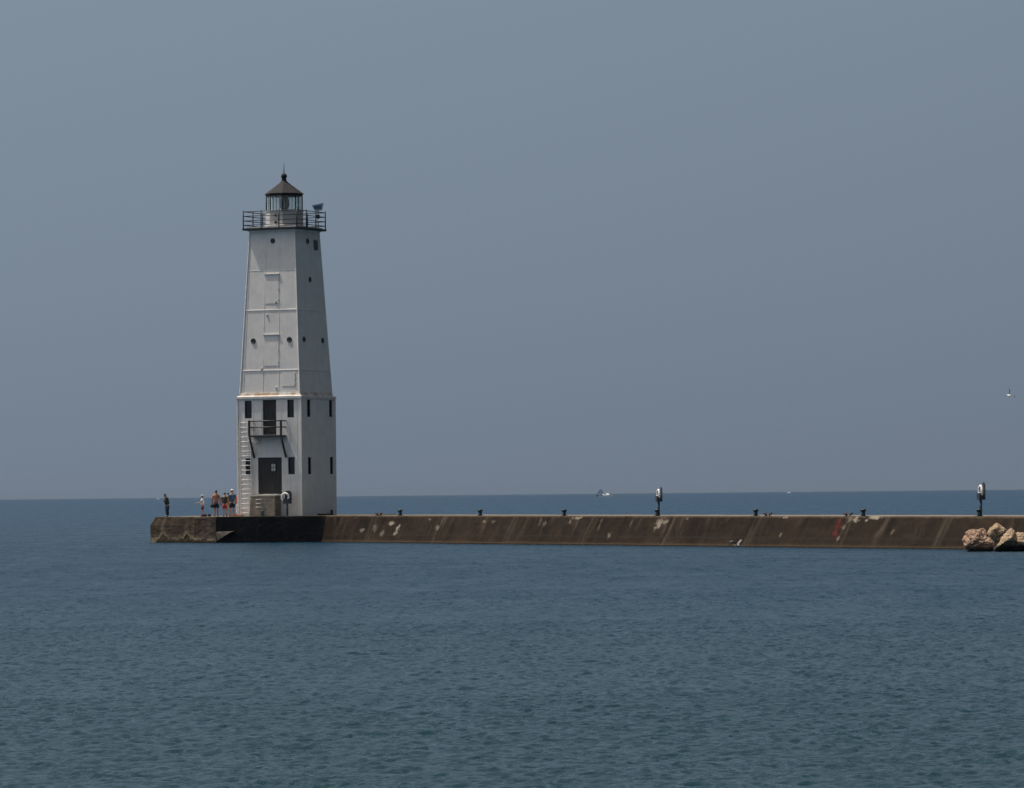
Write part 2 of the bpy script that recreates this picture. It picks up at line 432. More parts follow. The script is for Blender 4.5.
def pier_col(u, z, X, Y):
    base = (.0290,.0203,.0146)
    px = HX+X/Y*F
    n = fbm(u*.22, z*.35, 3.1)
    c = lerp3(base, (.0170,.0122,.0090), .5+.8*n)
    c = lerp3(c, (.040,.0285,.0200), .8*max(0, fbm(u*.55, z*1.6, 51)-.05))
    c = lerp3(c, (.010,.0075,.0060), .8*max(0, fbm(u*1.3, z*2.6, 57)-.12))
    c = lerp3(c, (.031,.0222,.0155), .55*max(0, fbm(u*.09+7, z*.1, 9)))
    # run-down streaks following the batter
    s = fbm(u*1.9+.5*fbm(u*.4, z, 2), z*.42, 1.7, 4)*(.35+1.1*sstep(-.25, .35, fbm(u*.16, 0, 77))); s2 = fbm(u*1.1+40, z*.30, 5.2, 4)
    fade = .35+.65*sstep(.2, 1.5, z)
    c = lerp3(c, (.072,.054,.039), .48*fade*max(0, s+.30*n-.12)*1.5)
    c = lerp3(c, (.009,.0072,.006), .8*fade*max(0, -s2-.05)*1.4)
    # construction joints
    j = abs(((u+3.1)/9.98+.5) % 1-.5)*9.98
    c = lerp3(c, (.016,.013,.011), .75*(1-sstep(.03, .10, j+.03*n)))
    c = lerp3(c, (.105,.088,.066), .4*(1-sstep(.05, .35, abs(j-.2)))*max(0, .5+s))
    # form line and tide band
    c = lerp3(c, (.030,.024,.020), .55*(1-sstep(.02, .09, abs(z-.55-.03*n))))
    c = lerp3(c, (.065,.046,.029), .5*(1-sstep(.10, .26, z+.08*n)))
    # worn pale arris at the top
    c = lerp3(c, (.085,.064,.045), .8*sstep(TOPZ-.12, TOPZ-.03, z+.05*fbm(u*1.5, 0, 4)))
    for (ppx, pz, rw, rz, st, col) in patches:
        zz = z-pz
        if abs(zz) > rz*2.0: continue
        dx = (px-ppx)
        dx -= .38*zz*F/Y
        if abs(dx) > rw*2.4: continue
        d = math.sqrt((dx/rw)**2+(zz/rz)**2)+.75*fbm(u*3.1, z*4.2, ppx, 4)
        c = lerp3(c, col, .85*st*(1-sstep(.30, 1.10, d)))
    return c
def build_pier():
    prof = [(1.10, -.7), (1.09, .07), (.98, .12)]
    nz = 30
    for k in range(1, nz+1):
        t = k/nz; prof.append((.98*(1-t), .12+(TOPZ-.05-.12)*t))
    prof += [(-.06, TOPZ), (-1.5, TOPZ+.012), (-3.0, TOPZ+.012), (-6.4, TOPZ), (-6.6, -.7)]
    us = []; u = U0
    while u < U1:
        us.append(u); u += .085 if u < 92 else .5
    nu = len(us); vs = []; cols = []
    for (o, z) in prof:
        for u in us:
            wob = .018*fbm(u*.7, z*.9, 2.0)
            if 0 <= o <= .08 and z > 1.6:   # chipped arris
                wob -= .10*max(0, fbm(u*1.1, 5, 1)-.25)
            jj = abs(((u+3.1)/9.98+.5) % 1-.5)*9.98
            if jj < .04 and .1 < z < TOPZ-.01: wob -= .03
            q = P0+PD*u+PN*((o-1)*bat(u)+wob if o > 0 else o-bat(u)+wob)
            zz = z+(.015*fbm(u*.5, 8, 1) if z > 1.7 else 0)
            if z > 1.7 and -.1 < o < .1: zz -= .06*max(0, fbm(u*.9, 3, 7)-.35)
            zz *= 1-.00055*max(0, u)                # the old breakwater has settled a little towards the shore
            vs.append((q.x, q.y, zz)); cols.append(pier_col(u, z, q.x, q.y) if o > -1 else (.20,.175,.145))
    me = bpy.data.meshes.new('concrete_pier')
    me.from_pydata(vs, [], [tuple(reversed(f)) for f in grid_sheet(None, None, nu, len(prof))])
    # end caps
    a = me.attributes.new('stain', 'FLOAT_COLOR', 'POINT')
    a.data.foreach_set('color', [k for c in cols for k in (*c, 1)])
    bm = bmesh.new(); bm.from_mesh(me); bm.verts.ensure_lookup_table()
    npf = len(prof)
    bm.faces.new([bm.verts[j*nu] for j in range(npf)]); bm.faces.new([bm.verts[j*nu+nu-1] for j in reversed(range(npf))])
    bmesh.ops.recalc_face_normals(bm, faces=bm.faces); bm.to_mesh(me); bm.free()
    o = link('concrete_pier', me, M['conc_attr'])
    tag(o, 'long brown stained concrete breakwater with a sloping side running right from the lighthouse', 'breakwater')
    return o
build_pier()

# caisson under the tower
def gp(px, Y): return Vector((at(px, 543, Y*KD).x, Y*KD, 0))
CA = gp(345, 207.15); CB = gp(216, 208.35); CC = gp(150.5, 213.2)
def build_caisson():
    left_back = CC+Vector((2.2, 11.5, 0)); right_back = CA+Vector((3.0, 19.5, 0))
    wallA = (CA-CB)
    CAt = CA                      # the end of the front wall leans outwards at the top
    ring_lo = [CA, CB, CC, left_back, right_back]
    C_in = CC+(CB-CC).normalized()*.42+Vector((.1,.25,0))
    mb_v = []; cols = []; faces = []
    def sheet(a_lo, b_lo, a_hi, b_hi, colf, n):
        nv = 30; o = len(mb_v)
        zs = [-.7, 0]+[(TOPZ-.008)*(k/(nv-3)) for k in range(1, nv-2)]
        nv = len(zs)
        for z in zs:
            t = max(0, z/TOPZ)
            for i in range(n):
                s = i/(n-1)
                lo = a_lo.lerp(b_lo, s); hi = a_hi(t).lerp(b_hi(t), s) if callable(a_hi) else lo.lerp(a_hi.lerp(b_hi, s), t)
                zt_ = z
                if z > TOPZ-.12 and colf is not plain: zt_ -= .07*max(0, fbm(hi.x*1.1, hi.y*1.1, 55)-.10)*(1 if z > TOPZ-.01 else .5)
                wv = .05*fbm(hi.x*.8+hi.y*.6, z*1.1, 61)+.03*fbm(hi.x*3, z*3, 63) if (colf is not plain and .02 < s < .98) else 0
                mb_v.append((hi.x+wv*.4, hi.y+wv, zt_)); cols.append(colf(s, z))
        for j in range(nv-1):
            for i in range(n-1): faces.append((o+j*n+i, o+j*n+i+1, o+(j+1)*n+i+1, o+(j+1)*n+i))
    plain = lambda s, z: (.09,.075,.06)
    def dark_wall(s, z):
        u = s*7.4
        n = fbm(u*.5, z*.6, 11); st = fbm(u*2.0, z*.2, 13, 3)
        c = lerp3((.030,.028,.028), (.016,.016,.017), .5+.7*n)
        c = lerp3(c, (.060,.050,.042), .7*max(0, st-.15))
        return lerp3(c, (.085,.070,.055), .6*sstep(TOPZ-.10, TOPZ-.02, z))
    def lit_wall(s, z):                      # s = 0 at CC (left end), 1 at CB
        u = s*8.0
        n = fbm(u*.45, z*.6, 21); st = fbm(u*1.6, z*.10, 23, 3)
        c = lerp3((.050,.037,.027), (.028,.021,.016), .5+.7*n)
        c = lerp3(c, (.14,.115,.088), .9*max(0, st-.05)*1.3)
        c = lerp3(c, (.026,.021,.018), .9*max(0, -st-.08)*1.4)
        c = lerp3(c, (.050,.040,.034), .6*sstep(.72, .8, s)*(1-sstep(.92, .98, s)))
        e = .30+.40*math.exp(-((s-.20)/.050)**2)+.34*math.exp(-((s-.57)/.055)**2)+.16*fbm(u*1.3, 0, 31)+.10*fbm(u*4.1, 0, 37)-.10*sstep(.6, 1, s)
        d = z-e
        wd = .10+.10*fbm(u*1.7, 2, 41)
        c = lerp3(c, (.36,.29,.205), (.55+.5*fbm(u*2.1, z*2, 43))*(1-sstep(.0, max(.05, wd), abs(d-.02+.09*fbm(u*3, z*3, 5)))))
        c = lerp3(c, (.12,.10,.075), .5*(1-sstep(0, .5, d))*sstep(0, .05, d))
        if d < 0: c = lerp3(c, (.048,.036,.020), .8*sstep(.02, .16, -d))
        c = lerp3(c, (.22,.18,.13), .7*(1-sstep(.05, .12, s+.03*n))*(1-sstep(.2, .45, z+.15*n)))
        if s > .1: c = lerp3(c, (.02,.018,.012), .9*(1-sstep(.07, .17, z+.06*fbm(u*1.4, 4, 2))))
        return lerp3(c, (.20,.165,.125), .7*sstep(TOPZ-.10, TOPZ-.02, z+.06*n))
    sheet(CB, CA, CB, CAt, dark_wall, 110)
    # left wall: its free end is chamfered near the top
    def c_end(t): return CC.lerp(C_in, sstep(.62, 1.0, t)**1.0*1.0)
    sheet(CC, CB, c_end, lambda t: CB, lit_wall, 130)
    sheet(left_back, CC, lambda t: left_back, c_end, plain, 6)
    sheet(right_back, left_back, right_back, left_back, plain, 6)
    sheet(CA, right_back, CAt, right_back, plain, 6)
    o = len(mb_v)
    top = [CB, CAt, right_back, left_back, C_in]
    for p in top: mb_v.append((p.x, p.y, TOPZ-.008)); cols.append((.16,.14,.115))
    faces.append(tuple(o+i for i in range(5)))
    me = bpy.data.meshes.new('concrete_caisson'); me.from_pydata(mb_v, [], faces)
    a = me.attributes.new('stain', 'FLOAT_COLOR', 'POINT'); a.data.foreach_set('color', [k for c in cols for k in (*c, 1)])
    bm = bmesh.new(); bm.from_mesh(me); bmesh.ops.remove_doubles(bm, verts=bm.verts, dist=1e-4)
    bmesh.ops.recalc_face_normals(bm, faces=bm.faces); bm.to_mesh(me); bm.free()
    ob = link('concrete_caisson', me, M['conc_attr'])
    tag(ob, 'blocky concrete caisson carrying the lighthouse, its front black and its left end pale stained', 'breakwater')
    # broken ledge catching the sun beside the corner
    wn = Vector((wallA.y, -wallA.x, 0)).normalized()
    if wn.y > 0: wn = -wn
    wd = wallA.normalized()
    def wp(px, py, out): 
        s = (px-216)*208.2*KD/F; z = TOPZ*(542.8-py)/(542.8-516.8)
        q = CB+wd*s+wn*out; return (q.x, q.y, z)
    mb = MB()
    mb.add([wp(216.1,532.5,.0), wp(220,531.9,.10), wp(234.5,531.6,.50), wp(217.5,540.6,.05), wp(236,531.0,-.1), wp(216.6,540.9,-.1), wp(216.6,531.4,-.1), wp(226,536,.36)],
           [(0,1,7,3), (1,2,7), (0,6,4,2,1), (2,4,5,3,7), (0,3,5,6)])
    mb.build('broken_ledge', simple('ledge_concrete', (.085,.068,.054), .9, .35, 5, 0, .4), ob)
    return ob
build_caisson()

# ---------------------------------------------------------------- lighthouse
TD = 211.4*KD; SC = F/TD; CX0 = 287.3; ZB = 515.6
TX = at(CX0, ZB, TD).x; TROT = R(-25.5)
def zz(y): return (ZB-y)/SC
def cx(y): return CX0-.00977*(ZB-y)
CA_, SA_ = .883, .469
def lxa(px, y, h): return ((px-cx(y))/SC+SA_*h)/CA_
def lyb(px, y, h): return ((px-cx(y))/SC-CA_*h)/SA_
H0 = 2.528; HC = 2.59; HS0 = 2.375; HS1 = 1.79; HG = 2.19
Z_SH0, Z_SH1 = 8.56, zz(231)
LH = thing('lighthouse', 'tall white square tapering lighthouse with black gallery railing and dark lantern roof', 'lighthouse', (TX, TD, TOPZ), TROT)

def rects_wall(mb, a0, a1, z0, z1, rects, fn, depth):
    """wall in a (a, z) plane with recessed openings; fn(a, z, d) -> 3D point, d = depth inwards"""
    as_ = sorted({a0, a1, *[r[0] for r in rects], *[r[1] for r in rects]})
    zs = sorted({z0, z1, *[r[2] for r in rects], *[r[3] for r in rects]})
    for i in range(len(as_)-1):
        for j in range(len(zs)-1):
            am, zm = (as_[i]+as_[i+1])/2, (zs[j]+zs[j+1])/2
            if any(r[0] < am < r[1] and r[2] < zm < r[3] for r in rects): continue
            mb.add([fn(as_[i], zs[j], 0), fn(as_[i+1], zs[j], 0), fn(as_[i+1], zs[j+1], 0), fn(as_[i], zs[j+1], 0)], [(0,1,2,3)])
    for (p, q, r, s) in rects:
        for (u0, v0, u1, v1) in ((p,r,q,r), (q,r,q,s), (q,s,p,s), (p,s,p,r)):
            mb.add([fn(u0, v0, 0), fn(u1, v1, 0), fn(u1, v1, depth), fn(u0, v0, depth)], [(0,1,2,3)])
fA = lambda a, z, d, h=H0: (a, -h+d, z)
fB = lambda a, z, d, h=H0: (h-d, a, z)
winA = [(245.0,252.0,400.8,418.4), (287.4,294.0,400.6,418.2), (245.8,252.3,458,475), (288.3,294.8,457.4,474.5)]
winB = [(307.0,310.6,400,417.6), (329.0,332.4,400,417.2), (308.0,311.4,457.6,474.6), (330.0,333.3,457.3,474.4)]
doorU = (263.0,276.4,400,435.2); doorL = (258.3,282.0,457.5,493.8)
def ra(t): return (lxa(t[0], t[2], H0), lxa(t[1], t[2], H0), zz(t[3]), zz(t[2]))
def rb(t): return (lyb(t[0], t[2], H0), lyb(t[1], t[2], H0), zz(t[3]), zz(t[2]))
RA = [ra(t) for t in winA]; RB = [rb(t) for t in winB]; DU = ra(doorU); DL = ra(doorL)
mb = MB()
rects_wall(mb, -H0, H0, 0, 8.2, RA+[DU, DL], fA, .16)
rects_wall(mb, -H0, H0, 0, 8.2, RB, fB, .16)
mb.add([(-H0,H0,0),(H0,H0,0),(H0,H0,8.2),(-H0,H0,8.2)], [(0,1,2,3)])
mb.add([(-H0,H0,0),(-H0,-H0,0),(-H0,-H0,8.2),(-H0,H0,8.2)], [(0,1,2,3)])
mb.add([(-H0,-H0,8.2),(H0,-H0,8.2),(H0,H0,8.2),(-H0,H0,8.2)], [(0,1,2,3)])
# plate laps and corner angles on the two seen sides
for a in (-1.95, -1.28, -.62, .95, 1.62, 2.2):
    cuts = sorted([(r[2]-.02, r[3]+.02) for r in RA+[DU, DL] if r[0]-.05 < a < r[1]+.05])
    z = .02
    for (c0, c1) in cuts+[(8.2, 8.3)]:
        if c0-z > .1: mb.box((a, -H0-.004, (z+c0)/2), (.035, .012, c0-z))
        z = c1
for z in (.62, 1.05, 1.48, 1.92):
    mb.box((H0+.004, 0, z), (.012, 2*H0-.3, .03))
for (sx, sy) in ((-1,-1), (1,-1), (1,1)):
    mb.box((sx*H0, sy*H0, 4.09), (.11, .11, 8.18))
mb.build('tower_base', M['base'], LH, fix=False)
mb = MB()
mb.frustum(H0+.02, HC, 8.12, 8.22); mb.frustum(HC+.02, HC+.02, 8.224, 8.36); mb.frustum(HC-.01, HS0+.10, 8.364, 8.44)
mb.build('cornice', M['cornice'], LH)
def window(rect, fn, bars=1):
    p, q, r, s = rect
    mb = MB(); t = .045 if q-p > .3 else .05
    def bar(a0, a1, z0, z1, d0, d1):
        mb.add([fn(a, z, d) for d in (d0, d1) for a, z in ((a0,z0),(a1,z0),(a1,z1),(a0,z1))],
               [(0,1,2,3),(7,6,5,4),(0,4,5,1),(1,5,6,2),(2,6,7,3),(3,7,4,0)])
    e = .002
    bar(p+e, p+t, r+e, s-e, .06, .12); bar(q-t, q-e, r+e, s-e, .06, .12)
    bar(p+t, q-t, r+e, r+t, .062, .12); bar(p+t, q-t, s-t, s-e, .062, .12)
    zm = (r+s)/2; bar(p+t, q-t, zm-.025, zm+.025, .066, .12)
    o = mb.build('window', M['black'], LH)
    g = MB(); g.add([fn(p+e, r+e, .125), fn(q-e, r+e, .125), fn(q-e, s-e, .125), fn(p+e, s-e, .125)], [(0,1,2,3)])
    g.build('pane', M['glassd'], o)
for r_ in RA: window(r_, fA)
for r_ in RB: window(r_, fB)
def door(rect, name, planks, lite=None):
    p, q, r, s = rect; mb = MB(); e = .003; n = planks; wd = (q-p-2*e)/n
    for k in range(n):
        mb.box((p+e+wd*(k+.5), -H0+.10, (r+s)/2), (wd-.012, .05, s-r-2*e))
    for z in (r+.25, s-.25): mb.box(((p+q)/2, -H0+.066, z), (q-p-.1, .016, .10))
    mb.box(((p+q)/2, -H0+.14, (r+s)/2), (q-p-2*e, .02, s-r-2*e))
    o = mb.build(name, M['door'], LH)
    hm = MB(); hm.box((q-.16 if not lite else p+.2, -H0+.05, (r+s)/2-.1), (.04, .05, .16)); hm.build('handle', M['black'], o)
    if lite:
        a0, a1, z0, z1 = lite; am, zm = (a0+a1)/2, (z0+z1)/2
        fr = MB()
        fr.box((am, -H0+.055, zm), (a1-a0+.07, .030, z1-z0+.07))
        fo = fr.build('door_light', M['door'], o)
        g = MB()
        for sa in (-1, 1):
            for sz in (-1, 1): g.box((am+sa*(a1-a0)/4, -H0+.036, zm+sz*(z1-z0)/4), ((a1-a0)/2-.035, .008, (z1-z0)/2-.035))
        g.build('light_pane', simple('frosted_pane', (.45,.45,.44), .4, .08), o)
    return o
door(DU, 'upper_door', 5); door(DL, 'double_door', 8, (lxa(271.4, 467, H0), lxa(275.6, 467, H0), zz(471.2), zz(463.8)))

# shaft
def hs(z): return HS0+(HS1-HS0)*(z-Z_SH0)/(Z_SH1-Z_SH0)
mb = MB(); mb.frustum(HS0, HS1, Z_SH0-.05, Z_SH1)
tilt = math.atan((HS0-HS1)/(Z_SH1-Z_SH0))
def faceA(px, y, out=0.0):
    z = zz(y); h = hs(z); return Vector((lxa(px, y, h), -h-out, z))
def faceB(px, y, out=0.0):
    z = zz(y); h = hs(z); return Vector((h+out, lyb(px, y, h), z))
MA = Matrix.Rotation(-tilt, 3, 'X'); MBt = Matrix.Rotation(-tilt, 3, 'Y')
# horizontal plate laps round all four sides
for y, th, pr in ((271.2,.04,.012), (310.6,.06,.028), (370.6,.06,.032)):
    z = zz(y); mb.frustum(hs(z-th/2)+pr, hs(z+th/2)+pr*.55, z-th/2, z+th/2)
mb.frustum(HS0+.075, HS0+.03, 8.44, 8.64)
mb.frustum(HS1+.015, HS1+.12, Z_SH1-.16, Z_SH1-.003)
# vertical laps on face A, tapering with the tower
def vlap(pts, wd=.035, pr=.012):
    for (p0, y0), (p1, y1) in zip(pts[:-1], pts[1:]):
        a, b = faceA(p0, y0), faceA(p1, y1)
        vs_ = []
        for q in (a, b):
            for (dx, dy) in ((-wd/2, .01), (wd/2, .01), (wd/2, -pr), (-wd/2, -pr)): vs_.append((q.x+dx, q.y+dy, q.z))
        mb.add(vs_, [(0,1,5,4),(1,2,6,5),(2,3,7,6),(3,0,4,7)])
vlap([(266.2,235),(265.9,270.5)]); vlap([(280.2,235),(279.8,270.5)])
vlap([(265.4,272),(264.6,309.5)]); vlap([(279.7,272),(279.4,309.5)])
vlap([(264.5,312),(263.6,369.5)]); vlap([(279.5,312),(279.2,369.5)])
vlap([(263.6,372),(263.2,393)]); vlap([(279.4,372),(279.2,393)])
for px0, px1 in ((251.2, 243.6),):
    vlap([(px0,234),(px1,393)], .05, .014)
for sx, sy in ((-1,-1),(1,-1),(1,1)):       # corner angles
    for k in range(1):
        a = (sx*HS0, sy*HS0, Z_SH0); b = (sx*HS1, sy*HS1, Z_SH1-.05)
        mb.tube([a, b], [.055, .05], 6)
shaft = mb.build('tower_shaft', M['shaft'], LH, fix=False)
def cover(px0, px1, y0, y1, name, ledge=False, t=.022):
    """plated-over opening standing proud of face A"""
    a, b, c, d = faceA(px0, y1), faceA(px1, y1), faceA(px1, y0), faceA(px0, y0)
    mb = MB(); o_ = Vector((0, -t, 0)); i_ = Vector((0, .02, 0))
    mb.add([a+i_, b+i_, c+i_, d+i_, a+o_, b+o_, c+o_, d+o_], [(4,5,6,7),(0,1,5,4),(1,2,6,5),(2,3,7,6),(3,0,4,7)])
    if ledge:
        m_ = (c+d)/2; mb.box(m_+Vector((0,-.03,.03)), ((c-d).length+.14, .11, .055))
    for q in (b, c):
        for k in (.12, .5, .88):
            g = b.lerp(c, k); mb.box(g+Vector((-.03, -t-.012, 0)), (.05, .03, .12))
    return mb.build(name, M['shaft'], LH)
cover(265.6, 279.0, 275.6, 304.5, 'blanked_window', True)
cover(264.4, 279.0, 336.0, 366.5, 'blanked_window', True)
cover(282.2, 295.3, 373.6, 387.0, 'hatch_cover', False)
def porthole(c, nrm_rot, r):
    m4 = nrm_rot
    ring = MB(); ring.torus(c, r, .045, m4, 24, 8); o = ring.build('porthole', M['black'], LH)
    g = MB(); n = 20
    ctr = Vector(c)
    g.add([ctr+m4 @ Vector((r*math.cos(2*math.pi*k/n), -.012, r*math.sin(2*math.pi*k/n))) for k in range(n)], [tuple(range(n))])
    g.build('porthole_pane', M['glassd'], o)
RotB = MBt @ Matrix.Rotation(R(90), 3, 'Z')
for px, y, r in ((273.0,242.0,.135), (253.6,341.3,.155), (289.6,340.8,.155)): porthole(faceA(px, y, .012), MA, r)
for px, y, r in ((307.4,242,.15), (309.8,280.3,.15), (304.0,340.5,.155), (322.4,340.6,.155)): porthole(faceB(px, y, .012), RotB, r)
mb = MB(); c = faceB(315.4, 245.2)
mb.box(c+Vector((.02,0,0)), (.09, .52, .70), MBt)
for k in range(4): mb.box(c+Vector((.07,0,-.26+.17*k)), (.03, .46, .05), MBt)
mb.build('vent_louvre', simple('louvre_grey', (.10,.10,.105), .6), LH)
# little cable boxes and lamp brackets
mb = MB(); c = faceA(240.0, 383.0); mb.box((-hs(zz(383))-.12, -1.6, zz(383)), (.24, .3, .5)); mb.build('side_box', M['white'], LH, .03)
for px, y in ((267.5,316.0), (262.0,369.3), (276.2,303.0), (276.5,388.5)):
    mb = MB(); mb.box(faceA(px, y, .03), (.13, .07, .15)); mb.build('wall_fitting', M['panelgrey'], LH, .01)

# gallery
GZ = Z_SH1
mb = MB(); mb.frustum(HG-.03, HG, GZ, GZ+.03, True); mb.frustum(HG, HG, GZ+.032, GZ+.145)
mb.build('gallery_deck', M['black'], LH)
mb = MB()
for sx, sy, wx, wy in ((0,-1,2*1.98,.05), (0,1,2*1.98,.05), (-1,0,.05,2*1.92), (1,0,.05,2*1.92)):
    mb.box((sx*1.955, sy*1.955, GZ+.145+.045), (wx, wy, .09))
mb.build('toe_board', M['white'], LH)
RZ = GZ+.145; HR = HG-.06; RT = zz(212.3)
mb = MB()
for z in (RT, zz(216.8), zz(221.4), zz(225.8)):
    for (x0, y0, x1, y1) in ((-1,-1,1,-1), (1,-1,1,1), (1,1,-1,1), (-1,1,-1,-1)):
        mb.tube([(x0*HR, y0*HR, z), (x1*HR, y1*HR, z)], .03, 6)
rail = mb.build('railing', M['black'], LH)
for i in range(4):
    for k in range(3):
        t = -1+2*k/3
        x, y = ((t,-1), (1,t), (-t,1), (-1,-t))[i]
        p = MB(); p.tube([(x*HR, y*HR, RZ), (x*HR, y*HR, RT+.10)], .042, 6); p.build('railing_post', M['black'], rail)
# lantern
LR = 1.255; rot8 = math.pi/8
z0, z1, z2, z3 = RZ, zz(211.0), zz(196.4), zz(193.8)
mb = MB(); mb.lathe([(1.50,z0),(1.50,z0+.20),(1.33,z0+.24),(1.33,z1-.08),(1.38,z1-.07),(1.38,z1)], 8, smooth=False, rot=rot8)
par = mb.build('lantern_wall', paint_white('grey_white_paint', (.56,.55,.53)), LH)
for z in (z0+.42, z0+.92):
    mb = MB(); mb.tube([(-.02, -1.30, z), (-.02, -1.18, z)], .09, 10); mb.build('vent_cap', M['black'], par)
mb = MB(); mb.lathe([(LR,z1),(LR,z2)], 8, smooth=False, rot=rot8); mb.f = [f for f in mb.f if len(f) == 4]; mb.sm = mb.sm[:len(mb.f)]
mb.build('lantern_glazing', M['glass'], LH, fix=False)
mb = MB()
for k in range(8):
    a = 2*math.pi*k/8+rot8
    mb.tube([(LR*1.01*math.cos(a), LR*1.01*math.sin(a), z1), (LR*1.01*math.cos(a), LR*1.01*math.sin(a), z2)], .045, 6)
    b = 2*math.pi*(k+.5)/8+rot8; rr = LR*math.cos(math.pi/8)*1.005
    mb.tube([(rr*math.cos(b), rr*math.sin(b), z1), (rr*math.cos(b), rr*math.sin(b), z2)], .018, 6)
mb.build('glazing_bars', M['black'], LH)
mb = MB(); mb.lathe([(1.30,z2),(1.30,z2+.10),(1.38,z2+.12),(1.38,z3),(1.345,z3+.02),(.72,zz(187.0)),(.36,zz(183.2)),(.19,zz(180.9)),(.17,zz(179.4))], 8, smooth=False, rot=rot8)
roof = mb.build('lantern_roof', M['roof'], LH)
mb = MB()
zc = zz(176.2); mb.lathe([(.17,zz(179.6)),(.19,zz(179.0)),(.12,zz(178.7))]+[(.215*math.sin(t), zc-.215*math.cos(t)) for t in [math.pi*(.2+.8*k/10) for k in range(11)]], 16)
mb.build('finial_ball', M['roof'], roof)
mb = MB(); mb.tube([(0,0,zc+.15),(0,0,zz(163.0))], [.035,.015], 6); mb.build('lightning_rod', M['black'], roof)
mb = MB(); zl = zz(203.2)
mb.lathe([(.30*math.sqrt(max(0,1-((k-8)/8.6)**2)), zl-.52+1.04*k/16) for k in range(17)], 16)
ln = mb.build('lens', M['lens'], LH)
mb = MB()
for k in range(8):
    a = 2*math.pi*k/8
    mb.tube([(.33*math.cos(a)*math.sqrt(max(.1,1-((j-4)/4.4)**2)), .33*math.sin(a)*math.sqrt(max(.1,1-((j-4)/4.4)**2)), zl-.52+1.04*j/8) for j in range(9)], .018, 5)
mb.build('lens_frame', M['black'], ln)
mb = MB(); mb.tube([(0,0,z0+.02),(0,0,zl-.5)], .12, 12); mb.build('lens_pedestal', M['black'], ln)
# solar tray on a pole at the railing
sx_, sy_ = 2.0, lyb(318.0, 212, 2.0)
mb = MB(); mb.tube([(sx_, sy_, RZ), (sx_, sy_, zz(210.5))], .035, 8); pole = mb.build('panel_pole', M['black'], LH)
mb = MB(); mb.box((sx_, sy_, zz(216.6)), (.2, .2, .26)); mb.build('control_box', M['black'], pole, .02)
mb = MB(); zt = zz(207.5)
Mt = Matrix.Rotation(R(25.5), 3, 'Z') @ Matrix.Rotation(R(-8), 3, 'Y')
cc = Vector((sx_, sy_, zt))
lo = [(-.25,-.20,-.22),(.25,-.20,-.22),(.25,.20,-.22),(-.25,.20,-.22)]; hi = [(-.40,-.30,.20),(.42,-.30,.24),(.42,.30,.24),(-.40,.30,.20)]
mb.add([cc+Mt @ Vector(p) for p in lo+hi], [(3,2,1,0),(4,5,6,7),(0,1,5,4),(1,2,6,5),(2,3,7,6),(3,0,4,7)])
tray = mb.build('solar_tray', M['panelgrey'], LH)
mb = MB()
q = [(-.24,-.235,-.12),(.22,-.235,-.12),(.28,-.283,.14),(-.28,-.283,.11)]
q2 = [Vector(p)+Vector((0,-.012,0)) for p in q]
mb.add([cc+Mt @ Vector(p) for p in q]+[cc+Mt @ p for p in q2], [(4,5,6,7),(0,1,5,4),(1,2,6,5),(2,3,7,6),(3,0,4,7)])
mb.build('solar_cells', M['panelblue'], tray)

# balcony at the upper door
bz = zz(436.4); bx0, bx1 = lxa(254.2, 436, H0), lxa(286.6, 436, H0); BDp = .76; yo = -H0-BDp
mb = MB(); mb.box(((bx0+bx1)/2, -H0-BDp/2-.003, bz), (bx1-bx0, BDp, .12))
bal = mb.build('balcony', M['black'], LH)
mb = MB()
for z in (zz(421.4), zz(427.6)):
    mb.tube([(bx0,-H0-.01,z),(bx0,yo+.04,z),(bx1,yo+.04,z),(bx1,-H0-.01,z)], .046, 6)
mb.build('balcony_rail', M['black'], bal)
for x in (bx0+.03, bx1-.03):
    mb = MB(); mb.box((x, yo+.04, (bz+zz(420.6))/2), (.125, .125, zz(420.6)-bz)); mb.build('balcony_post', M['black'], bal)
    mb = MB(); mb.tube([(x, yo+.05, bz-.04), (x, -H0-.02, zz(457.5))], .075, 6); mb.build('balcony_brace', M['black'], bal)
mb = MB(); mb.box((lxa(257.5,442,H0), -H0-.08, zz(441.5)), (.34,.16,.30)); mb.build('wall_box', M['white'], LH, .02)

# ladder up the left of face A
la0, la1 = lxa(241.0, 480, H0+.14), lxa(251.8, 480, H0+.14)
mb = MB()
for x in (la0, la1): mb.box((x, -H0-.15, 3.35), (.045, .07, 6.6))
lad = mb.build('ladder', M['white'], LH)
for k in range(20):
    mb = MB(); z = .22+.333*k; mb.tube([(la0, -H0-.15, z), (la1, -H0-.15, z)], .031, 6); mb.build('rung', M['white'], lad)
for k in range(4):
    for x in (la0, la1):
        mb = MB(); mb.box((x, -H0-.06, .5+1.9*k), (.04,.115,.05)); mb.build('bracket', M['white'], lad)

# concrete landing block by the door
def tw(x, y, z=0.0):
    c, s = math.cos(TROT), math.sin(TROT); return Vector((TX+c*x-s*y, TD+s*x+c*y, TOPZ+z))
bl0 = ((249.9-CX0)/SC+SA_*(H0+.88))/CA_; bl1 = ((275.6-CX0)/SC+SA_*(H0+.88))/CA_
blk = thing('landing_block', 'weathered brown concrete landing block below the double door of the lighthouse', 'landing block', tw((bl0+bl1)/2, -H0-.46), TROT)
mb = MB(); hw = (bl1-bl0)/2; hh = zz(495.0)
mb.add([(-hw,-.42,0),(hw,-.42,0),(hw,.42,0),(-hw,.42,0),(-hw+.10,-.42,hh-.10),(hw,-.42,hh-.08),(hw,.42,hh-.08),(-hw+.02,.42,hh-.10)],
       [(3,2,1,0),(4,5,6,7),(0,1,5,4),(1,2,6,5),(2,3,7,6),(3,0,4,7)])
mb.build('block', M['concrete'], blk, .02)
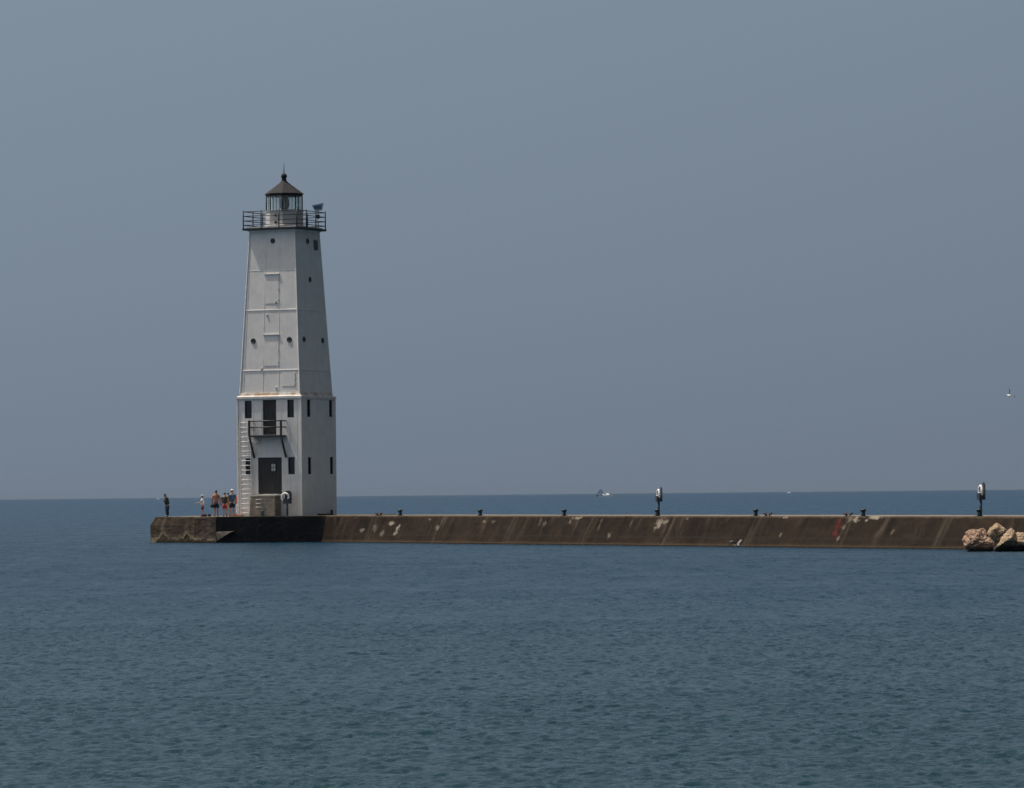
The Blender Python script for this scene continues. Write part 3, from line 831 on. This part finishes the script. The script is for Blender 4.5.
mb = MB(); mb.box((.03,.0,hh-.035), (2*hw+.02,.86,.085)); mb.build('landing_slab', simple('slab_concrete', (.36,.33,.28), .9, .25, 4), blk, .012)
for k in range(3):
    mb = MB(); z = .62+.27*k; mb.tube([(-.45,-.42,z),(-.45,-.50,z),(-.02,-.50,z),(-.02,-.42,z)], .024, 6); mb.build('step_rung', M['panelgrey'], blk)
mb = MB(); mb.box((.02,-.47,.20), (.16,.10,.40)); mb.build('post_stub', M['blue'], blk, .02)
# dark beam and rusty plate by the base
b_ = MB(); b_.box((0,0,.06), (.16,2.1,.12)); b_.box((0,.95,.22), (.14,.14,.32)); o = b_.build('timber_beam', M['timber'], None, .015)
o.location = tw(H0+.22, .55); o.rotation_euler = (0,0,TROT); tag(o, 'dark timber beam with a stub post lying along the right foot of the lighthouse', 'beam')
b_ = MB(); b_.box((0,0,.035), (.85,.5,.07)); b_.box((-.2,.05,.10), (.3,.26,.06)); o = b_.build('rusty_plate', M['rusty'], None, .015)
o.location = tw(-H0+.1, -H0-.42); o.rotation_euler = (0,0,TROT); tag(o, 'low rusty orange plate on the concrete at the foot of the ladder', 'plate')

# ---------------------------------------------------------------- bollards, cleats, life ring stations
def pier_pos(px, back=.45):
    """a point on the pier's top, this far in from its edge, seen at column px"""
    t = (px-HX)/F; q = P0-PN*(BAT+back)
    u = (t*q.y-q.x)/(PD.x-t*PD.y); r = q+PD*u
    return Vector((r.x, r.y, TOPZ*(1-.00055*max(0, u))+.003))
PROT = math.atan2(PD.y, PD.x)
def make_bollard():
    t = thing('mooring_bollard', '', 'bollard', group='mooring bollards along the breakwater')
    mb = MB(); mb.lathe([(.13,0),(.125,.05),(.115,.10),(.115,.24)], 16); mb.build('post', M['green'], t)
    mb = MB(); mb.lathe([(.115,.24),(.165,.30),(.175,.36),(.14,.40),(.05,.41)], 16); mb.build('cap', M['green'], t)
    mb = MB(); mb.box((0,0,.012), (.36,.36,.024)); mb.build('base_plate', M['green'], t)
    return t
b0 = make_bollard()
B_LAB = {400:'dark bollard nearest the lighthouse on the breakwater top', 480:'second dark bollard from the lighthouse along the breakwater',
         564:'dark bollard with a pale box-like face, third from the lighthouse', 657:'dark bollard at the foot of the life ring station in mid breakwater',
         755.5:'dark bollard between the mid life ring station and the red paint streak', 863:'dark bollard just right of the red paint streak on the breakwater',
         979:'dark bollard at the foot of the life ring station near the boulders'}
B_LAB[564] = 'third dark bollard from the lighthouse, left of the mid life ring station'
for i, (px, lab) in enumerate(B_LAB.items()):
    b = b0 if i == 0 else copy_tree(b0)
    b.location = pier_pos(px); b.rotation_euler = (0,0,PROT); b['label'] = lab
def make_cleat():
    t = thing('mooring_cleat', '', 'cleat', group='red mooring cleats on the breakwater')
    mb = MB(); mb.box((0,0,.015), (.46,.16,.03)); mb.build('base_plate', M['redcleat'], t)
    for s in (-1, 1):
        mb = MB(); mb.tube([(s*.10,0,.02),(s*.11,0,.10),(s*.18,0,.15),(s*.27,0,.165)], [.060,.065,.065,.045], 8); mb.build('horn', M['redcleat'], t)
    return t
c0 = make_cleat()
for i, (px, lab) in enumerate(((378.6,'small dark red cleat left of the bollard nearest the lighthouse'), (767.5,'small dark red cleat beside the bollard in the right half of the breakwater'),
                               (848,'small dark red cleat at the top of the red paint streak'))):
    c_ = c0 if i == 0 else copy_tree(c0)
    c_.location = pier_pos(px, .22); c_.rotation_euler = (0,0,PROT+R(35)); c_['label'] = lab
def make_station():
    t = thing('life_ring_station', '', 'life ring station', group='life ring stations')
    mb = MB(); mb.tube([(0,.0,0),(0,0,.85)], .075, 10); mb.build('post', M['blue'], t)
    mb = MB(); mb.box((0,0,.87), (.50,.26,.03)); mb.box((0,-.13,1.045), (.50,.02,.32)); mb.box((-.24,0,1.045), (.02,.24,.32)); mb.box((.24,0,1.045), (.02,.24,.32))
    mb.build('ring_box', M['navybox'], t)
    bd = MB(); n = 10
    prof = [(-.26, .86), (.26, .86), (.26, 1.58)]+[(.26*math.cos(math.pi*k/n), 1.58+.18*math.sin(math.pi*k/n)) for k in range(1, n)]+[(-.26, 1.58)]
    L = len(prof)
    bd.add([(x, .155, z) for x, z in prof]+[(x, .185, z) for x, z in prof], [tuple(reversed(range(L))), tuple(range(L, 2*L))]+[(k, (k+1) % L, L+(k+1) % L, L+k) for k in range(L)])
    bd.build('back_board', M['navybox'], t)
    return t
def make_ring():
    t = thing('life_ring', '', 'life ring', group='white life rings')
    mb = MB(); mb.torus((0,0,0), .27, .068); mb.build('float', M['ring'], t)
    for k in range(4):
        a = R(45+90*k); mb = MB()
        mb.torus((.27*math.cos(a),0,.27*math.sin(a)), .072, .010, Matrix.Rotation(-a, 3, 'Y') @ Matrix.Rotation(R(90), 3, 'X'), 14, 5); mb.build('strap', M['panelgrey'], t)
    return t
st0 = make_station(); rg0 = make_ring()
def station(i, px, base, rz, lab, rlab, sc=1.0, sink=.0):
    s = st0 if i == 0 else copy_tree(st0); g = rg0 if i == 0 else copy_tree(rg0)
    s.location = base; s.rotation_euler = (0,0,rz); s['label'] = lab; s.scale = (sc,)*3
    g.location = base+Vector((-.13 if i == 0 else 0, 0, 1.30*sc)); g.rotation_euler = (0,0,rz); g['label'] = rlab; g.scale = (sc,)*3
pA = tw(lxa(287.6, 510, H0+.62), -H0-.62)
station(0, 285, pA, TROT+R(2), 'life ring station with blue post and dark board beside the landing block at the lighthouse', 'white life ring beside the landing block at the lighthouse door', 1.0)
p1 = pier_pos(658.5, .62); p2 = pier_pos(980.6, .62)
station(1, 658, p1, R(-80), 'life ring station with rounded dark board standing in mid breakwater', 'white life ring in the station at mid breakwater', 1.0)
station(2, 980, p2, R(-80), 'life ring station with dark board standing above the boulders at right', 'white life ring in the station above the boulders', 1.04)

# ---------------------------------------------------------------- boulders
def boulder(name, c, r, seed, mat, label, rough=.16, flat=1.0, tiltm=None, sub=5):
    bm = bmesh.new(); bmesh.ops.create_icosphere(bm, subdivisions=sub, radius=1.0)
    rnd = random.Random(seed)
    planes = [(Vector((rnd.uniform(-1,1), rnd.uniform(-1,1), rnd.uniform(-.6,1))).normalized(), rnd.uniform(.66, .92)) for _ in range(16)]
    for v in bm.verts:
        p = v.co.copy()
        for n_, d in planes:
            k = p.dot(n_)-d
            if k > 0: p -= n_*k*.92*flat
        q = p*1.6+Vector((seed*7.1, 0, 0))
        p *= 1+rough*noise.fractal(q, .9, 2.0, 5)+rough*.55*noise.ridged_multi_fractal(q*1.7, 1.0, 2.0, 4, 1.0, 2.0)*.35+.045*noise.noise(q*7)
        p = Vector((p.x*r[0], p.y*r[1], p.z*r[2]))
        if tiltm is not None: p = tiltm @ p
        v.co = p
    me = bpy.data.meshes.new(name); bm.to_mesh(me); bm.free()
    o = link(name, me, mat); o.location = c
    return tag(o, label, 'boulder', 'limestone boulders against the breakwater')
def rock_mat(name, a, b, c, wetz=.0):
    m, nt, p = new_mat(name)
    tc = node(nt, 'ShaderNodeTexCoord'); geo = node(nt, 'ShaderNodeNewGeometry')
    n1 = node(nt, 'ShaderNodeTexNoise', Scale=2.6, Detail=7.0, Roughness=.65); nt.links.new(tc.outputs['Object'], n1.inputs['Vector'])
    col = ramp(nt, n1.outputs[0], [(.28, a), (.5, b), (.72, c)])
    vo = node(nt, 'ShaderNodeTexVoronoi', Scale=7.0, feature='DISTANCE_TO_EDGE'); nt.links.new(tc.outputs['Object'], vo.inputs['Vector'])
    crk = ramp(nt, vo.outputs[0], [(0.0, (.55,.5,.45)), (.06, (1,1,1))])
    col = mixc(nt, .6, col, mixc(nt, 1.0, col, crk, 'MULTIPLY'))
    sx = node(nt, 'ShaderNodeSeparateXYZ'); nt.links.new(geo.outputs['Position'], sx.inputs[0])
    ad = node(nt, 'ShaderNodeMath', operation='MULTIPLY_ADD'); nt.links.new(n1.outputs[0], ad.inputs[0]); ad.inputs[1].default_value = -.35; nt.links.new(sx.outputs[2], ad.inputs[2])
    wet = ramp(nt, ad.outputs[0], [(wetz, (1,1,1)), (wetz+.12, (0,0,0))])
    col = mixc(nt, wet, col, (.030,.026,.021))
    nt.links.new(col, p.inputs['Base Color']); p.inputs['Roughness'].default_value = .9
    n2 = node(nt, 'ShaderNodeTexNoise', Scale=11.0, Detail=6.0, Roughness=.7); nt.links.new(tc.outputs['Object'], n2.inputs['Vector'])
    bp = node(nt, 'ShaderNodeBump', Strength=.9, Distance=.06); nt.links.new(n2.outputs[0], bp.inputs['Height']); nt.links.new(bp.outputs[0], p.inputs['Normal'])
    return m
rk1 = rock_mat('pink_limestone', (.18,.105,.068), (.35,.225,.150), (.49,.36,.255))
rk2 = rock_mat('tan_limestone', (.22,.145,.082), (.38,.27,.165), (.49,.38,.26))
rk4 = rock_mat('pale_limestone', (.24,.165,.10), (.42,.30,.19), (.53,.42,.29), .10)
def rp(px, py, Y): return at(px, py, (153.6+(Y-153.6)*.8)*KD)
def hull_rock(pts, seed, mat, label, rough=.075):
    """angular block: hull of a few real corners, broken up by noise"""
    ps = [at(px, py, (153.9)*KD+d) for px, py, d in pts]
    c = sum(ps, Vector())/len(ps)
    bm = bmesh.new()
    for q in ps: bm.verts.new(q-c)
    r_ = bmesh.ops.convex_hull(bm, input=bm.verts)
    bmesh.ops.delete(bm, geom=[v for v in bm.verts if not v.link_faces], context='VERTS')
    bmesh.ops.triangulate(bm, faces=bm.faces)
    for _ in range(5): bmesh.ops.subdivide_edges(bm, edges=[e for e in bm.edges if e.calc_length() > .06], cuts=1, use_grid_fill=True)
    bmesh.ops.triangulate(bm, faces=bm.faces)
    for _ in range(4): bmesh.ops.smooth_vert(bm, verts=bm.verts, factor=.5, use_axis_x=True, use_axis_y=True, use_axis_z=True)
    bm.normal_update()
    mv = {}
    for v in bm.verts:
        q = v.co*1.9+Vector((seed*5.3, 0, 0))
        mv[v] = v.normal*(rough*1.6*noise.fractal(q, .8, 2.0, 5)+rough*.8*abs(noise.noise(q*2.3))-rough*.5)
    for v, m_ in mv.items(): v.co += m_
    bmesh.ops.recalc_face_normals(bm, faces=bm.faces)
    me = bpy.data.meshes.new('boulder'); bm.to_mesh(me); bm.free()
    o = link('boulder', me, mat); o.location = c
    return tag(o, label, 'boulder', 'limestone boulders against the breakwater')
boulder('boulder', rp(979, 544, 155.2), (.78,.75,.70), 3, rk1, 'low rugged pinkish limestone boulder at the left of the pile', .30, .6)
boulder('boulder', rp(997.5, 533, 156.8), (.49,.55,.47), 9, rk2, 'round tan limestone boulder at the back top of the pile', .18, .4)
hull_rock([(994.5,549,-.2),(996,552.5,.3),(1003,543,-.5),(1008,539.5,-.55),(1012,538,-.5),(1011.5,526.5,.3),(1009,528.5,.2),(1016,532,.3),(1017,541,-.2),(1004,536,.35),(1001,552.5,.45),(1016,553,.6),(1018,538,.8),(1008,540,1.2),(1000,548,.9)], 14, rk4,
          'pale slanting limestone slab with a dark underside in the middle of the pile')
hull_rock([(1014,540.5,-.3),(1016,533.5,.2),(1020,531,.3),(1028,532,.3),(1036,536,.3),(1037,542,-.2),(1022,542,-.45),(1017,553,.3),(1034,553,.3),(1025,540,1.1),(1018,552,.8),(1034,552,.9)], 22, rk4,
          'pale limestone boulder with a dark foot cut by the right edge of the photo')
hull_rock([(1041,545,-.2),(1045,534,.3),(1060,531,.4),(1066,545,0),(1043,554,.1),(1064,554,.2),(1055,545,1.2)], 31, rk1, 'pinkish limestone boulder just beyond the right edge of the photo')

# ---------------------------------------------------------------- people
def skin_mesh(name, verts, edges, radii, root, mat, parent, extra=None, sub=1):
    me = bpy.data.meshes.new(name+'_cage'); me.from_pydata([tuple(v) for v in verts], edges, [])
    o = bpy.data.objects.new(name+'_cage', me); COL.objects.link(o)
    md = o.modifiers.new('s', 'SKIN'); md.use_smooth_shade = True; md.branch_smoothing = .4
    for i, r in enumerate(radii):
        sv = me.skin_vertices[0].data[i]; sv.radius = r if isinstance(r, tuple) else (r, r); sv.use_root = (i == root); sv.use_loose = False
    sb = o.modifiers.new('d', 'SUBSURF'); sb.levels = sb.render_levels = sub
    dg = bpy.context.evaluated_depsgraph_get()
    ev = o.evaluated_get(dg)
    nm = bpy.data.meshes.new_from_object(ev)
    bpy.data.objects.remove(o); bpy.data.meshes.remove(me)
    nm.name = name; nm.materials.clear()
    if extra:
        bm = bmesh.new(); bm.from_mesh(nm)
        tmp = bpy.data.meshes.new('t'); tmp.from_pydata(extra.v, [], extra.f); tmp.polygons.foreach_set('use_smooth', [True]*len(extra.f))
        bm.from_mesh(tmp); bm.to_mesh(nm); bm.free(); bpy.data.meshes.remove(tmp)
    return link(name, nm, mat, parent)

def person(label, loc, face, height, skin, top=None, bottom=None, long_legs=False, long_arms=False, hair=M['hairdark'], hat=None,
           armL=None, armR=None, lean=0.0, stance=.10, head_pitch=0.0, girth=1.13, group='people on the caisson'):
    """front is local -Y. face = heading of the front, in world (0 = away from the camera is 180)"""
    t = thing('person', label, 'person', loc, face, group)
    k = height/1.75
    V = []; Eg = []; Rr = []
    def a(p, r, prev=None):
        V.append(Vector(p)*k); Rr.append((r[0]*k*1.12*girth, r[1]*k*1.12*girth) if isinstance(r, tuple) else r*k*(1.15 if r > .02 else 1))
        if prev is not None: Eg.append((prev, len(V)-1))
        return len(V)-1
    ln = lambda z: -lean*max(0, z-.95)       # forward shift of the trunk
    pel = a((0,0,.94), (.150,.110))
    sp1 = a((0,ln(1.10),1.10), (.135,.095), pel); ch = a((0,ln(1.30),1.30), (.165,.110), sp1); nb = a((0,ln(1.44),1.44), (.105,.080), ch)
    nk = a((0,ln(1.50)-.005,1.515), .055, nb); hd = a((0,ln(1.6)-.02-head_pitch*.03,1.60), (.070,.085), nk); ht = a((0,ln(1.68)-.02-head_pitch*.05,1.69-.01*head_pitch), (.066,.082), hd)
    sh = {}
    for s, arm in ((-1, armL), (1, armR)):
        S = a((s*.185, ln(1.41), 1.41), .062, nb)
        el, wr = arm if arm else ((s*.245,.02,1.13), (s*.255,-.05,.89))
        el = Vector(el); wr = Vector(wr)
        E_ = a(el, .043, S); W_ = a(wr, .029, E_)
        d = (wr-el).normalized(); P_ = a(wr+d*.055, (.036,.022), W_)
        side = d.cross(Vector((0,1,0))); side = side.normalized() if side.length > .1 else Vector((0,0,1))
        for q, L_ in ((-.030,.062),(-.010,.074),(.010,.070),(.030,.056)):
            f1 = a(wr+d*(.105)+side*q, .0095, P_); f2 = a(wr+d*(.105+L_*.55)+side*q*1.05, .0088, f1); a(wr+d*(.105+L_)+side*q+Vector((0,-.012,0)), .0075, f2)
        t1 = a(wr+d*.05+side*-.052*s, .011, P_); a(wr+d*.092+side*-.062*s, .009, t1)
        sh[s] = (V[S]/k, el, wr)
    lg = {}
    for s in (-1, 1):
        h = a((s*.09, .0, .88), .088, pel); kn = a((s*stance, -.012, .49), .056, h); an = a((s*stance*1.05, .02, .09), .038, kn)
        a((s*stance*1.15, -.13, .035), (.040,.030), an)
        lg[s] = (Vector((s*.09,0,.88)), Vector((s*stance,-.012,.49)), Vector((s*stance*1.05,.02,.09)))
    ex = MB(); hc = V[hd]/k
    def E(c, r): ex.ellipsoid([q*k for q in c], [q*k for q in r], 8, 6)
    E((hc.x, hc.y-.095, hc.z+.01), (.013,.020,.020)); E((hc.x-.078, hc.y+.005, hc.z+.02), (.010,.018,.030)); E((hc.x+.078, hc.y+.005, hc.z+.02), (.010,.018,.030))
    E((hc.x, hc.y-.080, hc.z-.035), (.025,.012,.007)); E((hc.x-.03, hc.y-.080, hc.z+.035), (.012,.009,.008)); E((hc.x+.03, hc.y-.080, hc.z+.035), (.012,.009,.008))
    body = skin_mesh('body', V, Eg, Rr, 0, skin, t, ex)
    def cl(name, mat, vs_, es_, rs_): return skin_mesh(name, [Vector(q)*k for q in vs_], es_, [(r[0]*k*1.18*girth, r[1]*k*1.18*girth) if isinstance(r, tuple) else r*k*1.22*girth for r in rs_], 0, mat, t)
    if top:
        vs_ = [(0,0,.90),(0,ln(1.10),1.10),(0,ln(1.30),1.30),(0,ln(1.44),1.455)]; rs_ = [(.172,.128),(.165,.122),(.185,.128),(.125,.092)]; es_ = [(0,1),(1,2),(2,3)]
        for s in (-1, 1):
            S, el, wr = sh[s]; i = len(vs_)
            vs_.append(S); rs_.append(.080); es_.append((3, i))
            vs_.append(S.lerp(el, .75)); rs_.append(.070); es_.append((i, i+1))
            if long_arms:
                vs_ += [el, el.lerp(wr, .92)]; rs_ += [.062, .046]; es_ += [(i+1, i+2), (i+2, i+3)]
        cl('shirt', top, vs_, es_, rs_)
    if bottom:
        vs_ = [(0,0,1.00),(0,0,.90)]; rs_ = [(.160,.120),(.168,.126)]; es_ = [(0,1)]
        for s in (-1, 1):
            h, kn, an = lg[s]; i = len(vs_)
            vs_ += [h-Vector((0,0,.06)), kn+Vector((0,0,.06))]; rs_ += [.105, .088]; es_ += [(1,i), (i,i+1)]
            if long_legs:
                vs_ += [kn, an-Vector((0,0,.02))]; rs_ += [.080, .066]; es_ += [(i+1,i+2), (i+2,i+3)]
        cl('trousers' if long_legs else 'shorts', bottom, vs_, es_, rs_)
    for s in (-1, 1):
        f = MB(); an = lg[s][2]; f.ellipsoid(((an.x*1.05)*k, -.055*k, .035*k), (.052*k,.135*k,.045*k), 10, 6, -.75); f.build('shoe', M['hairdark'] if long_legs or not top else M['timber'], t)
    h = MB(); tp = V[ht]/k
    h.ellipsoid((tp.x*k, (tp.y+.022)*k, (tp.z-.01)*k), (.088*k,.100*k,.085*k), 14, 9, -.55); h.build('hair', hair, t)
    if hat:
        m_ = MB(); m_.ellipsoid((tp.x*k, (tp.y+.01)*k, (tp.z+.03)*k), (.094*k,.106*k,.082*k), 14, 9, -.25)
        m_.ellipsoid((tp.x*k, (tp.y-.10)*k, (tp.z+.012)*k), (.085*k,.10*k,.012*k), 12, 6); m_.build('cap', hat, t)
    return t
def spot(px, Y):
    Y = (211.4+(Y-211.4)*.8)*KD; p = at(px, 516, Y); return Vector((p.x, Y, TOPZ-.006))
olive = cloth('olive_cloth', (.040,.045,.028)); navy = cloth('navy_cloth', (.010,.018,.042)); teal = cloth('dark_blue_trousers', (.010,.030,.055))
whitec = cloth('white_cloth', (.75,.75,.76), .05); maroon = cloth('maroon_cloth', (.12,.022,.030)); brown = cloth('brown_cloth', (.055,.048,.036))
redc = cloth('red_cloth', (.42,.045,.025)); bluep = cloth('blue_pattern', (.055,.105,.18), .7, 14); pink = cloth('pink_cloth', (.60,.13,.18)); lightw = cloth('pale_trousers', (.55,.55,.53), .08)
LEFT = R(-90)      # front (-Y) turned to -X
person('person in dark olive hoodie and blue trousers standing alone at the far left end', spot(167.3, 213.2), LEFT+R(12), 1.60, M['skin'], olive, teal, True, True,
       armL=((-.22,-.14,1.14),(-.06,-.24,1.36)), armR=((.22,-.14,1.14),(.06,-.24,1.36)), lean=.14, head_pitch=1.0, girth=1.5, hair=olive, hat=olive)
person('person in white shirt, maroon shorts and cap reaching out to the left', spot(202.6, 212.0), LEFT, 1.50, M['skin'], whitec, maroon, hat=lightw,
       armL=((-.22,-.12,1.15),(-.16,-.38,1.10)), armR=((.22,-.12,1.15),(.14,-.36,1.12)))
person('shirtless tanned person in dark swim shorts standing with back turned', spot(216.3, 211.2), R(180), 1.84, M['tan'], None, navy, armL=((-.27,.02,1.13),(-.27,-.02,.90)), armR=((.28,.02,1.14),(.27,-.04,.90)))
person('dark haired person in olive brown shirt and red shorts', spot(225.0, 211.0), R(172), 1.68, M['skin'], brown, redc)
person('tall person in blue patterned shirt, navy shorts and white cap', spot(232.2, 210.6), R(190), 1.86, M['skin'], bluep, navy, hat=whitec)
person('person in pink top mostly hidden between the brown shirt and the blue shirt', spot(228.4, 212.4), R(200), 1.66, M['skin'], pink, lightw)
person('person in pale trousers mostly hidden behind the left corner of the lighthouse', spot(238.6, 213.8), R(150), 1.70, M['tan'], redc, lightw, True)
# belongings
def bag(name, label, cat, loc, s, mat, rz):
    t = thing(name, label, cat, loc, rz)
    mb = MB(); mb.box((0,0,s[2]*.42), (s[0],s[1],s[2]*.84)); mb.build('case', mat, t, .03)
    mb = MB(); mb.box((0,0,s[2]*.90), (s[0]*1.03,s[1]*1.03,s[2]*.12)); mb.build('lid', mat, t, .015)
    mb = MB(); mb.tube([(-s[0]*.25,0,s[2]*.95),(-s[0]*.2,0,s[2]*1.2),(s[0]*.2,0,s[2]*1.2),(s[0]*.25,0,s[2]*.95)], .012, 6); mb.build('handle', M['black'], t)
    return t
bag('tackle_box', 'dark maroon tackle box on the concrete at the feet of the person in white', 'box', spot(204.2, 211.4), (.40,.22,.17), simple('maroon_plastic', (.075,.018,.020), .5), 0)
bag('cool_box', 'small dark box standing apart to the left of the shirtless person', 'box', spot(209.4, 211.4), (.20,.17,.17), simple('dark_plastic', (.035,.018,.020), .5), .4)
h = thing('shoulder_bag', 'black bag hanging from the left hand of the shirtless person', 'bag', spot(212.4, 211.05)+Vector((0,0,.62)), 0)
mb = MB(); mb.ellipsoid((0,0,.13), (.15,.08,.15), 12, 8); mb.build('pouch', M['hairdark'], h)
mb = MB(); mb.tube([(-.09,0,.22),(-.02,0,.36),(.02,0,.36),(.09,0,.22)], .010, 6); mb.build('strap', M['hairdark'], h)

# ---------------------------------------------------------------- gulls
def gull(label, loc, heading, bank, wing_up, mat_w, span=1.15, mat_b=None):
    t = thing('gull', label, 'gull', loc, heading, 'gulls in flight'); t.rotation_euler = (bank[0], bank[1], heading)
    mb = MB(); mb.tube([(0,.26,.01),(0,.20,.01),(0,.10,0),(0,-.06,0),(0,-.16,.015),(0,-.22,.03),(0,-.26,.025),(0,-.30,.012)], [.010,.030,.062,.072,.052,.040,.030,.006], 10); mb.build('body', mat_b or M['gullwhite'], t)
    mb = MB(); mb.add([(-.02,.2,.01),(.02,.2,.01),(.075,.34,.0),(0,.36,0),(-.075,.34,0),(-.02,.2,.022),(.02,.2,.022),(.075,.34,.008),(0,.36,.008),(-.075,.34,.008)],
        [(4,3,2,1,0),(5,6,7,8,9),(0,1,6,5),(1,2,7,6),(2,3,8,7),(3,4,9,8),(4,0,5,9)]); mb.build('tail', mat_b or M['gullwhite'], t)
    for s in (-1, 1):
        mb = MB(); L = span/2; st = [(.04,-.11,.10,.0),(.30,-.14,.07,.10*wing_up),(.62,-.11,.05,.17*wing_up),(.88,-.02,.06,.16*wing_up),(1.0,.07,.085,.13*wing_up)]
        vs_ = []
        for f, y0, y1, z in st:
            x = s*L*f
            vs_ += [(x,y0,z),(x,y1,z),(x,(y0+y1)/2-.02,z+.020*(1.05-f))]
        fs = []
        for i in range(len(st)-1):
            for q in range(3): fs.append((i*3+q, i*3+(q+1) % 3, i*3+3+(q+1) % 3, i*3+3+q))
        fs += [(0,1,2), (14,13,12)]
        mb.add(vs_, fs, False); mb.build('wing', mat_w, t)
gull('gull flying high against the sky near the right edge', at(1008.8, 395.6, 190*KD), R(20), (R(8), R(48)), 1.6, M['gullgrey'], .8)
gull('pale gull skimming the water below the breakwater', at(736.8, 545.6, 160*KD), R(28), (R(6), R(-5)), 1.7, M['gulltan'], .82, M['gulltan'])

# ---------------------------------------------------------------- boats far out
def motor_boat(label, px, Y, L, rz, mat=M['hullwhite']):
    p = at(px, 500, Y); t = thing('motor_boat', label, 'motor boat', (p.x, Y, 0), rz, 'boats far out on the lake')
    mb = MB(); st = []
    for k in range(9):
        f = k/8; x = (f-.5)*L; wd = .16*L*(1-max(0, (f-.55)/.45)**2.2); hz = .10*L+.07*L*max(0, f-.4)
        st.append([(x, -wd, hz), (x, -wd*.7, -.02*L), (x, wd*.7, -.02*L), (x, wd, hz)])
    vs_ = [p_ for s in st for p_ in s]; fs = []
    for i in range(8):
        for q in range(4): fs.append((i*4+q, i*4+(q+1) % 4, i*4+4+(q+1) % 4, i*4+4+q))
    fs += [(0,1,2,3), (35,34,33,32)]; mb.add(vs_, fs); mb.build('hull', mat, t)
    mb = MB(); z0_ = .115*L
    mb.add([(-.25*L,-.11*L,z0_),(.18*L,-.10*L,z0_),(.18*L,.10*L,z0_),(-.25*L,.11*L,z0_),(-.22*L,-.10*L,z0_+.12*L),(.05*L,-.09*L,z0_+.12*L),(.05*L,.09*L,z0_+.12*L),(-.22*L,.10*L,z0_+.12*L)],
           [(3,2,1,0),(4,5,6,7),(0,1,5,4),(1,2,6,5),(2,3,7,6),(3,0,4,7)]); cb = mb.build('cabin', mat, t)
    mb = MB(); mb.box((-.10*L,0,z0_+.075*L), (.24*L,.215*L,.045*L)); mb.build('cabin_window', M['glassd'], cb)
    mb = MB(); mb.tube([(-.16*L,0,z0_+.12*L),(-.18*L,0,z0_+.26*L)], .006*L, 6); mb.build('mast', M['hulldark'], t)
    return t
motor_boat('white motor boat far out on the horizon beside a grey sailing boat', 606.8, 3700, 13.5, R(-38))
motor_boat('tiny white boat on the horizon in the right half', 789, 6500, 9.5, R(-42))
motor_boat('tiny white boat on the horizon at the left of the caisson', 158, 6500, 8, R(-35))
p = at(600.2, 500, 4600)
t = thing('sailing_boat', 'hazy grey sailing boat on the horizon just left of a white motor boat', 'sailing boat', (p.x, 4600, 0), R(10), 'boats far out on the lake')
mb = MB(); st = []
for k in range(9):
    f = k/8; x = (f-.5)*10; wd = 1.5*math.sin(math.pi*(.1+.9*f))**.6 if f < 1 else .05; st.append([(x,-wd,1.3+.4*f),(x,-wd*.5,-.3),(x,wd*.5,-.3),(x,wd,1.3+.4*f)])
vs_ = [q for s in st for q in s]; fs = [(i*4+q, i*4+(q+1) % 4, i*4+4+(q+1) % 4, i*4+4+q) for i in range(8) for q in range(4)]+[(0,1,2,3),(35,34,33,32)]
mb.add(vs_, fs); mb.build('hull', M['hulldark'], t)
mb = MB(); mb.tube([(1.5,0,1.3),(1.5,0,8.6)], .09, 6); mb.build('mast', M['hulldark'], t)
for nm, tri in (('mainsail', [(1.3,0,2.2),(-4.2,0,2.3),(1.35,0,8.4)]), ('jib', [(1.7,0,7.6),(4.8,0,1.7),(1.9,0,2.0)])):
    mb = MB(); mb.add([(x, -.03-.25*(nm == 'x'), z) for x, y, z in tri]+[(x, .03, z) for x, y, z in tri], [(0,1,2),(5,4,3),(0,3,4,1),(1,4,5,2),(2,5,3,0)]); mb.build(nm, M['hazesail'], t)
